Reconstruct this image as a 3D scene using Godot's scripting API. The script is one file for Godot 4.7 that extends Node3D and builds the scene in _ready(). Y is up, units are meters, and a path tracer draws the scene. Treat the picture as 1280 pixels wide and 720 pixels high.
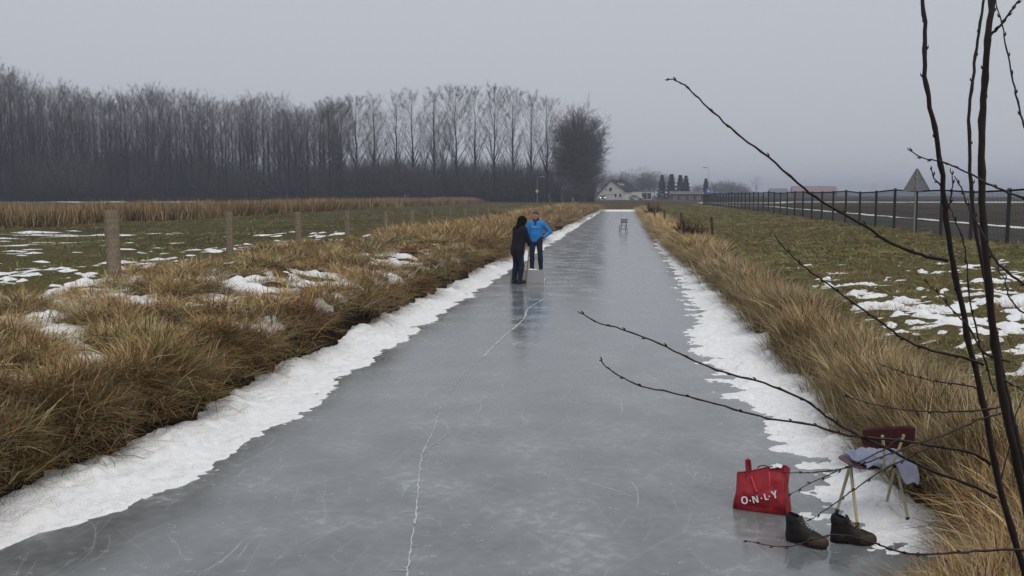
extends Node3D
# A frozen ditch between winter fields: two skaters with a snow pusher, a chair, a bag and boots on the ice.
# The ditch runs along -z; d is the distance -z in metres; x is to the right; the ice lies at y = 0.

const F := 1200.0                      # focal length in pixels of a 1280 x 720 picture
const EYE := Vector3(0, 2.3, 0)
var view: Basis
var used := {}
var rng := RandomNumberGenerator.new()
var n_lo := FastNoiseLite.new()
var n_md := FastNoiseLite.new()
var n_hi := FastNoiseLite.new()
var n_tu := FastNoiseLite.new()
var M := {}

# ---------------------------------------------------------------- mesh building
class MB:
	var v := PackedVector3Array()
	var n := PackedVector3Array()
	var c := PackedColorArray()
	var uv := PackedVector2Array()
	var i := PackedInt32Array()
	var col := Color.WHITE
	func vert(p: Vector3, nn: Vector3, t := Vector2.ZERO) -> int:
		v.append(p); n.append(nn); c.append(col); uv.append(t)
		return v.size() - 1
	func face(a: int, b: int, e: int):        # counter-clockwise from outside
		i.append(a); i.append(e); i.append(b)
	func tri(a: Vector3, b: Vector3, e: Vector3):
		var nn := (b - a).cross(e - a).normalized()
		face(vert(a, nn), vert(b, nn), vert(e, nn))
	func quad(a: Vector3, b: Vector3, e: Vector3, f: Vector3):
		var nn := (e - a).cross(f - b).normalized()
		var p := vert(a, nn, Vector2(0, 0)); var q := vert(b, nn, Vector2(1, 0)); var r := vert(e, nn, Vector2(1, 1)); var s := vert(f, nn, Vector2(0, 1))
		face(p, q, r); face(p, r, s)
	func poly_out(pts: Array, centre: Vector3):
		var mid := Vector3.ZERO
		for p in pts: mid += p
		mid /= pts.size()
		var nn: Vector3 = (pts[1] - pts[0]).cross(pts[2] - pts[0])
		if nn.dot(mid - centre) < 0: pts.reverse()
		if pts.size() == 3: tri(pts[0], pts[1], pts[2])
		else: quad(pts[0], pts[1], pts[2], pts[3])
	func box(at: Vector3, size: Vector3, b := Basis(), ch := 0.0):
		var h := size / 2
		if ch <= 0.0:
			for ax in 3:
				for s in [-1.0, 1.0]:
					var pts := []
					for q in [[-1, -1], [1, -1], [1, 1], [-1, 1]]:
						var p := Vector3.ZERO
						p[ax] = s * h[ax]; p[(ax + 1) % 3] = q[0] * h[(ax + 1) % 3]; p[(ax + 2) % 3] = q[1] * h[(ax + 2) % 3]
						pts.append(at + b * p)
					poly_out(pts, at)
			return
		for ax in 3:
			for s in [-1.0, 1.0]:
				var pts := []
				for q in [[-1, -1], [1, -1], [1, 1], [-1, 1]]:
					var sg := Vector3.ZERO
					sg[ax] = s; sg[(ax + 1) % 3] = q[0]; sg[(ax + 2) % 3] = q[1]
					pts.append(at + b * _cp(h, sg, ax, ch))
				poly_out(pts, at)
		for ax in 3:                                 # edges along ax
			for q in [[-1, -1], [1, -1], [1, 1], [-1, 1]]:
				var a1 := (ax + 1) % 3; var a2 := (ax + 2) % 3
				var s0 := Vector3.ZERO; s0[a1] = q[0]; s0[a2] = q[1]; s0[ax] = -1
				var s1 := s0; s1[ax] = 1
				poly_out([at + b * _cp(h, s0, a1, ch), at + b * _cp(h, s1, a1, ch), at + b * _cp(h, s1, a2, ch), at + b * _cp(h, s0, a2, ch)], at)
		for sx in [-1, 1]:
			for sy in [-1, 1]:
				for sz in [-1, 1]:
					var s := Vector3(sx, sy, sz)
					poly_out([at + b * _cp(h, s, 0, ch), at + b * _cp(h, s, 1, ch), at + b * _cp(h, s, 2, ch)], at)
	func _cp(h: Vector3, s: Vector3, ax: int, ch: float) -> Vector3:
		var p := Vector3(s.x * (h.x - ch), s.y * (h.y - ch), s.z * (h.z - ch))
		p[ax] = s[ax] * h[ax]
		return p
	func tube(pts: Array, radii: Array, sides := 6, cap := true):
		var m := pts.size()
		var up := Vector3(0.13, 0.2, 0.97)
		var first := v.size()
		for k in m:
			var t: Vector3 = (pts[min(k + 1, m - 1)] - pts[max(k - 1, 0)]).normalized()
			if absf(t.dot(up)) > 0.95: up = Vector3(0.9, 0.1, -0.2)
			var s := t.cross(up).normalized()
			up = s.cross(t).normalized()
			for j in sides:
				var a := TAU * j / sides
				var o := s * cos(a) + up * sin(a)
				vert(pts[k] + o * radii[k], o, Vector2(float(j) / sides, k))
		for k in m - 1:
			for j in sides:
				var a := first + k * sides + j; var b := first + k * sides + (j + 1) % sides
				face(a, b, b + sides); face(a, b + sides, a + sides)
		if cap:
			for e in [0, m - 1]:
				var t: Vector3 = (pts[e] - pts[1 if e == 0 else m - 2]).normalized()
				var mid := vert(pts[e], t)
				var ring := []
				for j in sides: ring.append(vert(v[first + e * sides + j], t))
				for j in sides: face(mid, ring[j], ring[(j + 1) % sides])
	func lathe(at: Vector3, prof: Array, sides := 16):   # prof: Vector2(radius, y) from bottom to top
		var first := v.size()
		for k in prof.size():
			var tan: Vector2 = (prof[min(k + 1, prof.size() - 1)] - prof[max(k - 1, 0)]).normalized()
			for j in sides + 1:
				var a := TAU * j / sides
				vert(at + Vector3(cos(a) * prof[k].x, prof[k].y, sin(a) * prof[k].x), Vector3(cos(a) * tan.y, -tan.x, sin(a) * tan.y), Vector2(float(j) / sides, k))
		for k in prof.size() - 1:
			for j in sides:
				var a := first + k * (sides + 1) + j
				face(a, a + sides + 2, a + 1); face(a, a + sides + 1, a + sides + 2)
	func blade(p: Vector3, dir: Vector3, out: Vector3, length: float, width: float, bend: float, segs := 3):
		# a grass blade that starts along dir and bends towards out and down
		var side := dir.cross(out)
		if side.length() < 0.01: side = Vector3(1, 0, 0)
		side = side.normalized()
		var nn := side.cross(dir).normalized()
		if nn.y < 0: nn = -nn
		var q := p; var dd := dir
		var last0 := vert(q - side * width * 0.5, nn); var last1 := vert(q + side * width * 0.5, nn)
		for k in segs:
			dd = (dd + (out * 0.6 + Vector3(0, -1, 0)) * bend / segs).normalized()
			q += dd * length / segs
			var w := width * (1.0 - float(k + 1) / segs) * 0.5 + 0.0004
			if k == segs - 1:
				var e := vert(q, nn)
				face(last0, last1, e)
			else:
				w = width * 0.5 * (1.0 - 0.25 * (k + 1) / segs)
				var a := vert(q - side * w, nn); var b := vert(q + side * w, nn)
				face(last0, last1, b); face(last0, b, a)
				last0 = a; last1 = b
	func grid(rows: int, cols: int, f: Callable, flip := false):   # f(u, v) -> Vector3 with u, v in 0..1, smooth normals
		var first := v.size()
		for r in rows + 1:
			for q in cols + 1:
				vert(f.call(float(q) / cols, float(r) / rows), Vector3.UP, Vector2(float(q) / cols, float(r) / rows))
		for r in rows + 1:
			for q in cols + 1:
				var k := first + r * (cols + 1) + q
				var du := v[k + (1 if q < cols else 0)] - v[k - (1 if q > 0 else 0)]
				var dv := v[k + (cols + 1 if r < rows else 0)] - v[k - (cols + 1 if r > 0 else 0)]
				var nn := du.cross(dv).normalized()
				n[k] = -nn if flip else nn
		for r in rows:
			for q in cols:
				var a := first + r * (cols + 1) + q
				if flip:
					face(a, a + cols + 2, a + 1); face(a, a + cols + 1, a + cols + 2)
				else:
					face(a, a + 1, a + cols + 2); face(a, a + cols + 2, a + cols + 1)
	func fix():                                          # make the winding agree with the normals
		for k in range(0, i.size(), 3):
			var a := i[k]; var b := i[k + 1]; var e := i[k + 2]
			if (v[e] - v[a]).cross(v[b] - v[a]).dot(n[a] + n[b] + n[e]) < 0:
				i[k + 1] = e; i[k + 2] = b
	func mesh(mat: Material = null) -> ArrayMesh:
		var arr := []
		arr.resize(Mesh.ARRAY_MAX)
		arr[Mesh.ARRAY_VERTEX] = v; arr[Mesh.ARRAY_NORMAL] = n; arr[Mesh.ARRAY_COLOR] = c; arr[Mesh.ARRAY_TEX_UV] = uv; arr[Mesh.ARRAY_INDEX] = i
		var m := ArrayMesh.new()
		m.add_surface_from_arrays(Mesh.PRIMITIVE_TRIANGLES, arr)
		if mat: m.surface_set_material(0, mat)
		return m

# ---------------------------------------------------------------- distance fields meshed as surface nets
class Field:
	var a := []
	var b := []
	var ra := PackedFloat32Array()
	var rb := PackedFloat32Array()
	var k := PackedFloat32Array()
	var cut := []                       # planes [normal, offset]: keep where normal.p < offset
	var hole := []                      # capsules taken away [a, b, ra, rb]
	var skin := 0.0
	func cap(p: Vector3, q: Vector3, r0: float, r1: float, kk := 0.04):
		a.append(p); b.append(q); ra.append(r0); rb.append(r1); k.append(kk)
	func d(p: Vector3) -> float:
		var m := 9.0
		for j in a.size():
			var p0: Vector3 = a[j]
			var ba: Vector3 = b[j] - p0
			var pa := p - p0
			var l2 := ba.length_squared()
			var h := clampf(pa.dot(ba) / l2, 0.0, 1.0) if l2 > 0.0 else 0.0
			var e := (pa - ba * h).length() - (ra[j] + (rb[j] - ra[j]) * h)
			var kk := k[j]
			var x := kk - absf(m - e)
			m = minf(m, e)
			if x > 0.0: m -= x * x / kk * 0.25
		m -= skin
		for q in cut: m = maxf(m, q[0].dot(p) - q[1])
		for q in hole:
			var ba: Vector3 = q[1] - q[0]
			var pa: Vector3 = p - q[0]
			var h := clampf(pa.dot(ba) / maxf(ba.length_squared(), 1e-9), 0.0, 1.0)
			m = maxf(m, -((pa - ba * h).length() - lerpf(q[2], q[3], h)))
		return m
	func nets(mb: MB, lo: Vector3, hi: Vector3, s: float, paint = null):
		var nx := int((hi.x - lo.x) / s) + 2; var ny := int((hi.y - lo.y) / s) + 2; var nz := int((hi.z - lo.z) / s) + 2
		var bs := 4
		nx = int(ceil(nx / 4.0)) * 4; ny = int(ceil(ny / 4.0)) * 4; nz = int(ceil(nz / 4.0)) * 4
		var mx := nx + 1; var my := ny + 1; var mz := nz + 1
		var val := PackedFloat32Array(); val.resize(mx * my * mz); val.fill(1.0)
		var done := PackedByteArray(); done.resize(mx * my * mz)
		var live := []
		var reach := s * bs * 0.87 + s * 1.8
		for bz in nz / bs:
			for by in ny / bs:
				for bx in nx / bs:
					var dc := d(lo + Vector3(bx + 0.5, by + 0.5, bz + 0.5) * (s * bs))
					var near := absf(dc) < reach
					if near: live.append(Vector3i(bx, by, bz) * bs)
					for z in range(bz * bs, bz * bs + bs + 1):
						for y in range(by * bs, by * bs + bs + 1):
							for x in range(bx * bs, bx * bs + bs + 1):
								var o := x + mx * (y + my * z)
								if done[o]: continue
								if near:
									val[o] = d(lo + Vector3(x, y, z) * s); done[o] = 1
								else:
									val[o] = dc
		var id := PackedInt32Array(); id.resize(mx * my * mz); id.fill(-1)
		var step := [1, mx, mx * my]
		var corner := [0, 1, mx, mx + 1, mx * my, mx * my + 1, mx * my + mx, mx * my + mx + 1]
		var edges := [[0, 1], [2, 3], [4, 5], [6, 7], [0, 2], [1, 3], [4, 6], [5, 7], [0, 4], [1, 5], [2, 6], [3, 7]]
		var offs := [Vector3(0, 0, 0), Vector3(1, 0, 0), Vector3(0, 1, 0), Vector3(1, 1, 0), Vector3(0, 0, 1), Vector3(1, 0, 1), Vector3(0, 1, 1), Vector3(1, 1, 1)]
		for bl in live:
			for z in range(bl.z, bl.z + bs):
				for y in range(bl.y, bl.y + bs):
					for x in range(bl.x, bl.x + bs):
						var o: int = x + mx * (y + my * z)
						var inside := 0
						for q in corner:
							if val[o + q] < 0: inside += 1
						if inside == 0 or inside == 8: continue
						var sum := Vector3.ZERO; var cnt := 0
						for e in edges:
							var f0 := val[o + corner[e[0]]]; var f1 := val[o + corner[e[1]]]
							if (f0 < 0) != (f1 < 0):
								sum += offs[e[0]].lerp(offs[e[1]], f0 / (f0 - f1)); cnt += 1
						var p: Vector3 = lo + (Vector3(x, y, z) + sum / cnt) * s
						var e2 := s * 0.5
						var g := Vector3(d(p + Vector3(e2, 0, 0)) - d(p - Vector3(e2, 0, 0)), d(p + Vector3(0, e2, 0)) - d(p - Vector3(0, e2, 0)), d(p + Vector3(0, 0, e2)) - d(p - Vector3(0, 0, e2))).normalized()
						if paint != null: mb.col = paint.call(p, g)
						id[o] = mb.vert(p, g)
		for bl in live:
			for z in range(bl.z, bl.z + bs):
				for y in range(bl.y, bl.y + bs):
					for x in range(bl.x, bl.x + bs):
						var o: int = x + mx * (y + my * z)
						for ax in 3:
							var u := (ax + 1) % 3; var w := (ax + 2) % 3
							if [x, y, z][u] == 0 or [x, y, z][w] == 0: continue
							var f0 := val[o]; var f1 := val[o + step[ax]]
							if (f0 < 0) == (f1 < 0): continue
							var q0 := id[o]; var q1 := id[o - step[u]]; var q2 := id[o - step[u] - step[w]]; var q3 := id[o - step[w]]
							if q0 < 0 or q1 < 0 or q2 < 0 or q3 < 0: continue
							if f0 < 0:
								mb.face(q0, q1, q2); mb.face(q0, q2, q3)
							else:
								mb.face(q0, q2, q1); mb.face(q0, q3, q2)

# ---------------------------------------------------------------- naming and tagging
func numbered(called: String) -> String:
	if not used.has(called):
		used[called] = 0
		return called
	used[called] += 1
	return "%s_%03d" % [called, used[called]]

func tag(o: Node, label := "", category := "", group := "", kind := ""):
	if label: o.set_meta("label", label)
	if category: o.set_meta("category", category)
	if group: o.set_meta("group", group)
	if kind: o.set_meta("kind", kind)

func thing(called: String, label: String, category: String, where := Vector3.ZERO, turn := 0.0, group := "") -> Node3D:
	var o := Node3D.new()
	o.name = numbered(called)
	add_child(o)
	o.position = where; o.rotation.y = turn
	tag(o, label, category, group)
	return o

func part(called: String, mb: MB, mat: Material, parent: Node, check := true) -> MeshInstance3D:
	if check: mb.fix()
	return shown(called, mb.mesh(mat), parent)

func shown(called: String, mesh: Mesh, parent: Node) -> MeshInstance3D:
	var o := MeshInstance3D.new()
	o.name = numbered(called) if parent == self else called
	o.mesh = mesh
	parent.add_child(o, true)
	return o

func copy(o: Node3D) -> Node3D:
	var base: String = o.name
	var c: Node3D = o.duplicate()
	c.name = numbered(base)
	add_child(c)
	return c

func scatter(called: String, mesh: Mesh, where: Array, tints: PackedColorArray, parent: Node = self) -> MultiMeshInstance3D:
	var mm := MultiMesh.new()
	mm.transform_format = MultiMesh.TRANSFORM_3D
	mm.use_colors = true
	mm.mesh = mesh
	mm.instance_count = where.size()
	for k in where.size():
		mm.set_instance_transform(k, where[k])
		mm.set_instance_color(k, tints[k])
	var o := MultiMeshInstance3D.new()
	o.name = numbered(called) if parent == self else called
	o.multimesh = mm
	parent.add_child(o, true)
	return o

# ---------------------------------------------------------------- pixels to places
func ray(u: float, w: float) -> Vector3:
	return view * Vector3(u - 640.0, 360.0 - w, -F)
func at(u: float, w: float, d: float) -> Vector3:
	var r := ray(u, w)
	return EYE + r * (d / -r.z)
func on(u: float, w: float, y: float) -> Vector3:
	var r := ray(u, w)
	return EYE + r * ((y - EYE.y) / r.y)

func lin(r: float, g: float, b: float) -> Color:        # a linear base colour as the sRGB that albedo_color takes
	return Color(r, g, b).linear_to_srgb()

func mat(c: Color, rough := 0.85, spec := 0.5, tex: Texture2D = null, scale := 1.0) -> StandardMaterial3D:
	var m := StandardMaterial3D.new()
	m.albedo_color = c; m.roughness = rough; m.metallic_specular = spec
	if tex:
		m.albedo_texture = tex; m.uv1_triplanar = true; m.uv1_scale = Vector3.ONE * scale
	return m

func vmat(rough := 0.85, spec := 0.5) -> StandardMaterial3D:
	var m := mat(Color.WHITE, rough, spec)
	m.vertex_color_use_as_albedo = true
	return m

func noise_tex(sd: int, freq: float, size: int, lo: Color, hi: Color, oct := 4, sharp := 1.0) -> ImageTexture:
	var n := FastNoiseLite.new()
	n.seed = sd; n.frequency = freq; n.fractal_octaves = oct
	var im := n.get_seamless_image(size, size)
	var src := im.get_data()
	var out := PackedByteArray(); out.resize(size * size * 3)
	var lut := []
	for k in 256:
		var t := clampf((k / 255.0 - 0.5) * sharp + 0.5, 0, 1)
		lut.append(lo.lerp(hi, t))
	for k in size * size:
		var q: Color = lut[src[k]]
		out[k * 3] = int(q.r * 255); out[k * 3 + 1] = int(q.g * 255); out[k * 3 + 2] = int(q.b * 255)
	return ImageTexture.create_from_image(Image.create_from_data(size, size, false, Image.FORMAT_RGB8, out))

func height_tex(sd: int, freq: float, size: int, oct := 4) -> ImageTexture:
	return noise_tex(sd, freq, size, Color.BLACK, Color.WHITE, oct)

# ---------------------------------------------------------------- the land
func ss(e0: float, e1: float, x: float) -> float:
	return smoothstep(e0, e1, x)

var table_l := PackedFloat32Array()
var table_r := PackedFloat32Array()
func bank_left(d: float) -> float:
	return table_l[clampi(int(d * 25.0 + 250.5), 0, table_l.size() - 1)]
func bank_right(d: float) -> float:
	return table_r[clampi(int(d * 25.0 + 250.5), 0, table_r.size() - 1)]
func make_tables():
	for k in 4000:
		table_l.append(shore_left((k - 250) / 25.0)); table_r.append(shore_right((k - 250) / 25.0))

func shore_left(d: float) -> float:
	return -4.27 + 0.18 * n_md.get_noise_2d(d * 0.9, 11.0) + 0.15 * n_md.get_noise_2d(d * 2.6, 51.0) - 0.12 * ss(9.0, 6.0, d) + 0.25 * ss(30.0, 130.0, d)

func shore_right(d: float) -> float:
	var x := 2.14 + 0.13 * n_md.get_noise_2d(d * 0.9, 91.0) + 0.06 * n_md.get_noise_2d(d * 3.0, 151.0) - 0.5 * ss(14.0, 60.0, d)
	return x - 0.16 * ss(6.4, 5.4, d) - 1.0 * ss(5.5, 3.9, d)

func outside(x: float, d: float) -> float:          # metres outside the water's edge; negative over the ditch
	var s := maxf(bank_left(d) - x, x - bank_right(d))
	s = maxf(s, 3.4 + 0.2 * n_md.get_noise_2d(x, 7.0) - d)
	return maxf(s, d - 137.0)

func land_base(x: float, d: float, s: float) -> float:        # without tussocks
	if s < 0.0: return maxf(-0.45, s * 1.6)
	var level := 0.80
	if x > 0.0: level = lerpf(0.60, 0.92, ss(0.4, 7.5, x - 2.2))
	if d > 60.0: level = lerpf(level, 0.62 if absf(x) < 30.0 else 0.8, ss(110.0, 150.0, d))
	if d < 4.5: level = lerpf(level, 0.62, ss(4.5, 2.5, d))
	var p: float
	if s < 0.12: p = 0.52 * s / 0.12
	elif s < 0.45: p = 0.52 + 0.26 * (s - 0.12) / 0.33
	else: p = 0.78 + 0.22 * ss(0.45, 2.2, s)
	if d > 130.0 and s == d - 137.0: p *= ss(0.0, 6.0, s) * 0.9 + 0.1
	var y := level * p
	if x > 0.0: y += 0.10 * n_lo.get_noise_2d(x * 2.0, d * 2.0) * ss(0.5, 3.0, s) * ss(14.0, 9.0, x)
	else: y += 0.16 * n_lo.get_noise_2d(x * 2.0, d * 2.0) * ss(0.5, 3.0, s)
	# the reed-filled side ditch left of the pasture
	return y

func land(x: float, d: float) -> float:
	var s := outside(x, d)
	var y := land_base(x, d, s)
	if s < 0.05 or d > 150.0 or absf(x) > 60.0: return y
	var amp := 0.035
	if x < 0.0:
		amp = lerpf(0.12, 0.05, ss(-7.5, -11.0, x)) * ss(0.05, 0.5, s)
	else:
		amp = 0.06 * ss(0.05, 0.6, s)
		if x > 10.5: amp = 0.02
	if x > 11.0 and x < 16.0: amp = 0.0
	return y + amp * (n_tu.get_noise_2d(x, d) + 0.35) + amp * 0.35 * n_hi.get_noise_2d(x, d)

func snow_top(x: float, d: float) -> float:
	var s := outside(x, d)
	return land_base(x, d, s) + snow_depth(x, d, s)
func snow_depth(x: float, d: float, s: float) -> float:        # height of the snow over land_base; negative is none
	if s < 0.25: return -1.0
	var patch := n_lo.get_noise_2d(x * 2.6 + 300.0, d * 1.6)
	var fine := n_md.get_noise_2d(x * 2.0 + 40.0, d * 1.7)
	if x < 0.0:
		var want := -0.02 + 0.06 * ss(-5.8, -6.8, x) * ss(18.0, 10.0, d) - 0.05 * ss(16.0, 24.0, d) * ss(-6.0, -6.8, x) + 0.038 * ss(-6.5, -5.7, x) * ss(12.0, 15.0, d)
		if x < -9.0: want = -0.035 + 0.05 * n_md.get_noise_2d(x * 9.0, d * 7.0)
		want -= 0.09 * ss(34.0, 46.0, d) * ss(-6.0, -10.0, x)
		return 0.012 + 0.028 * ss(22.0, 14.0, d) * ss(-9.5, -8.0, x) + want + 0.05 * patch + 0.06 * fine + 0.045 * n_hi.get_noise_2d(x * 0.5, d * 0.5) + 0.07 * n_md.get_noise_2d(x * 6.0 + 20.0, d * 5.0)
	if x > 10.8: return -1.0
	# right verge: most of it lies near the camera towards the fence
	var w := -0.085 + 0.085 * ss(2.9, 4.0, x) * ss(27.0, 18.0, d) + 0.05 * ss(3.4, 2.9, x) * ss(17.0, 13.0, d) * ss(9.0, 12.0, d)
	w -= 0.02 * ss(24.0, 40.0, d)
	return 0.004 + w + 0.05 * patch + 0.06 * fine + 0.05 * n_hi.get_noise_2d(x * 0.5, d * 0.5) + 0.08 * n_md.get_noise_2d(x * 6.0 + 20.0, d * 5.0)

func axis(fine_lo: float, fine_hi: float, step: float, grow: float, lo: float, hi: float) -> PackedFloat32Array:
	var a := []
	var x := fine_lo; var st := step
	while x > lo:
		st *= grow; x -= st; a.push_front(x)
	x = fine_lo
	while x <= fine_hi:
		a.append(x); x += step
	st = step
	while x < hi:
		a.append(x); st *= grow; x += st
	if a[-1] > hi - st * 0.3: a.pop_back()
	a.append(hi)
	return PackedFloat32Array(a)

func soil(x: float, d: float, s: float) -> Color:    # linear base colours of what covers the ground
	var t := 0.5 + 0.5 * n_md.get_noise_2d(x * 1.3, d * 1.3)
	var u := 0.5 + 0.5 * n_lo.get_noise_2d(x * 3.0 + 50.0, d * 1.2)
	var mud := Color(0.040, 0.028, 0.018)
	var straw := Color(0.17, 0.115, 0.055).lerp(Color(0.11, 0.075, 0.036), t)
	var green := Color(0.135, 0.135, 0.060).lerp(Color(0.19, 0.155, 0.078), t)
	var c: Color
	if x < 0.0:
		c = straw.lerp(green, ss(-7.0, -10.0, x) * (0.6 + 0.4 * u))
		if x < -10.0: c = green.lerp(Color(0.095, 0.085, 0.048), u)
	else:
		c = straw.lerp(green, ss(2.9, 3.6, x) * (0.55 + 0.45 * u))
		if x > 10.6: c = Color(0.095, 0.088, 0.072).lerp(Color(0.125, 0.11, 0.088), t)
	if d > 132.0 and absf(x) < 40.0: c = straw.lerp(green, u * 0.7)
	if d > 170.0: c = c.lerp(Color(0.085, 0.078, 0.050), 0.6)
	return mud.lerp(c, ss(0.05, 0.75, s))

func sheet(xs: PackedFloat32Array, ds: PackedFloat32Array, f: Callable, paint, keep = null) -> MB:
	var mb := MB.new()
	var nx := xs.size(); var nd := ds.size()
	var y := PackedFloat32Array(); y.resize(nx * nd)
	for j in nd:
		for k in nx: y[j * nx + k] = f.call(xs[k], ds[j])
	var ok := PackedByteArray(); ok.resize(nx * nd)
	for j in nd:
		for k in nx: ok[j * nx + k] = 1 if keep == null or keep.call(xs[k], ds[j], y[j * nx + k]) else 0
	var id := PackedInt32Array(); id.resize(nx * nd); id.fill(-1)
	for j in nd - 1:
		for k in nx - 1:
			var o := j * nx + k
			if ok[o] + ok[o + 1] + ok[o + nx] + ok[o + nx + 1] == 0: continue
			for q in [o, o + 1, o + nx, o + nx + 1]:
				if id[q] < 0:
					var r: int = q / nx; var e: int = q % nx
					var e0 := maxi(e - 1, 0); var e1 := mini(e + 1, nx - 1); var r0 := maxi(r - 1, 0); var r1 := mini(r + 1, nd - 1)
					var gx := (y[r * nx + e1] - y[r * nx + e0]) / (xs[e1] - xs[e0])
					var gd := (y[r1 * nx + e] - y[r0 * nx + e]) / (ds[r1] - ds[r0])
					if paint != null: mb.col = paint.call(xs[e], ds[r])
					id[q] = mb.vert(Vector3(xs[e], y[q], -ds[r]), Vector3(-gx, 1.0, gd).normalized(), Vector2(xs[e], ds[r]))
			mb.face(id[o], id[o + 1], id[o + nx + 1]); mb.face(id[o], id[o + nx + 1], id[o + nx])
	return mb

func edge_snow(x: float, d: float) -> float:          # height of the snow swept to the sides of the ice
	var a := n_md.get_noise_2d(x * 1.2 + 9.0, d * 0.9); var b := n_hi.get_noise_2d(x * 0.55, d * 0.42); var e := n_hi.get_noise_2d(x * 1.7 + 77.0, d * 1.5)
	if x < -1.0:
		var edge := -3.44 + 0.20 * n_md.get_noise_2d(d * 0.8, 5.0) + 0.10 * n_md.get_noise_2d(d * 2.6, 85.0) - 0.55 * ss(7.4, 5.4, d) - 0.10 * ss(9.0, 12.0, d)
		var t := edge - x
		var h := 0.12 * ss(-0.05, 0.75, t) + 0.014 * ss(-0.06, 0.05, t) - 0.008
		h += 0.016 * n_hi.get_noise_2d(x * 3.3, d * 2.3) * ss(-0.3, 0.0, t) + 0.11 * maxf(0.0, n_md.get_noise_2d(x * 3.4 + 31.0, d * 3.0) - 0.1) * ss(0.05, 0.4, t)
		h += 0.045 * a * ss(0.0, 0.5, t) + 0.026 * b + 0.012 * e
		h -= 0.028 * ss(0.30, 0.62, n_hi.get_noise_2d(x * 0.42 + 500.0, d * 0.20)) * ss(0.6, 0.15, t)     # thin floes near the edge
		return h - 0.07 * ss(-0.04, -0.22, t)
	var edge_r := 1.34 - 0.30 * ss(10.0, 13.5, d) * ss(19.0, 15.0, d) + 0.24 * n_md.get_noise_2d(d * 1.1, 205.0) + 0.16 * n_md.get_noise_2d(d * 3.6, 285.0) + 0.12 * ss(8.4, 7.4, d) + 0.25 * ss(6.7, 6.1, d) - 0.05 * ss(20.0, 60.0, d)
	var t2 := x - edge_r
	var h2 := 0.075 * ss(0.0, 0.6, t2) + 0.012 * ss(-0.06, 0.05, t2) - 0.010
	h2 += 0.016 * n_hi.get_noise_2d(x * 3.3, d * 2.3) * ss(-0.3, 0.0, t2) + 0.11 * maxf(0.0, n_md.get_noise_2d(x * 3.4 + 31.0, d * 3.0) - 0.1) * ss(0.0, 0.3, t2)
	h2 += 0.036 * a * ss(0.0, 0.4, t2) + 0.034 * b + 0.016 * e
	h2 -= 0.035 * ss(0.05, 0.45, n_md.get_noise_2d(x * 0.8 + 500.0, d * 1.9)) * ss(1.0, 0.2, t2)
	return h2 - 0.05 * ss(6.5, 5.7, d) - 0.05 * ss(-0.12, -0.35, t2)

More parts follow.
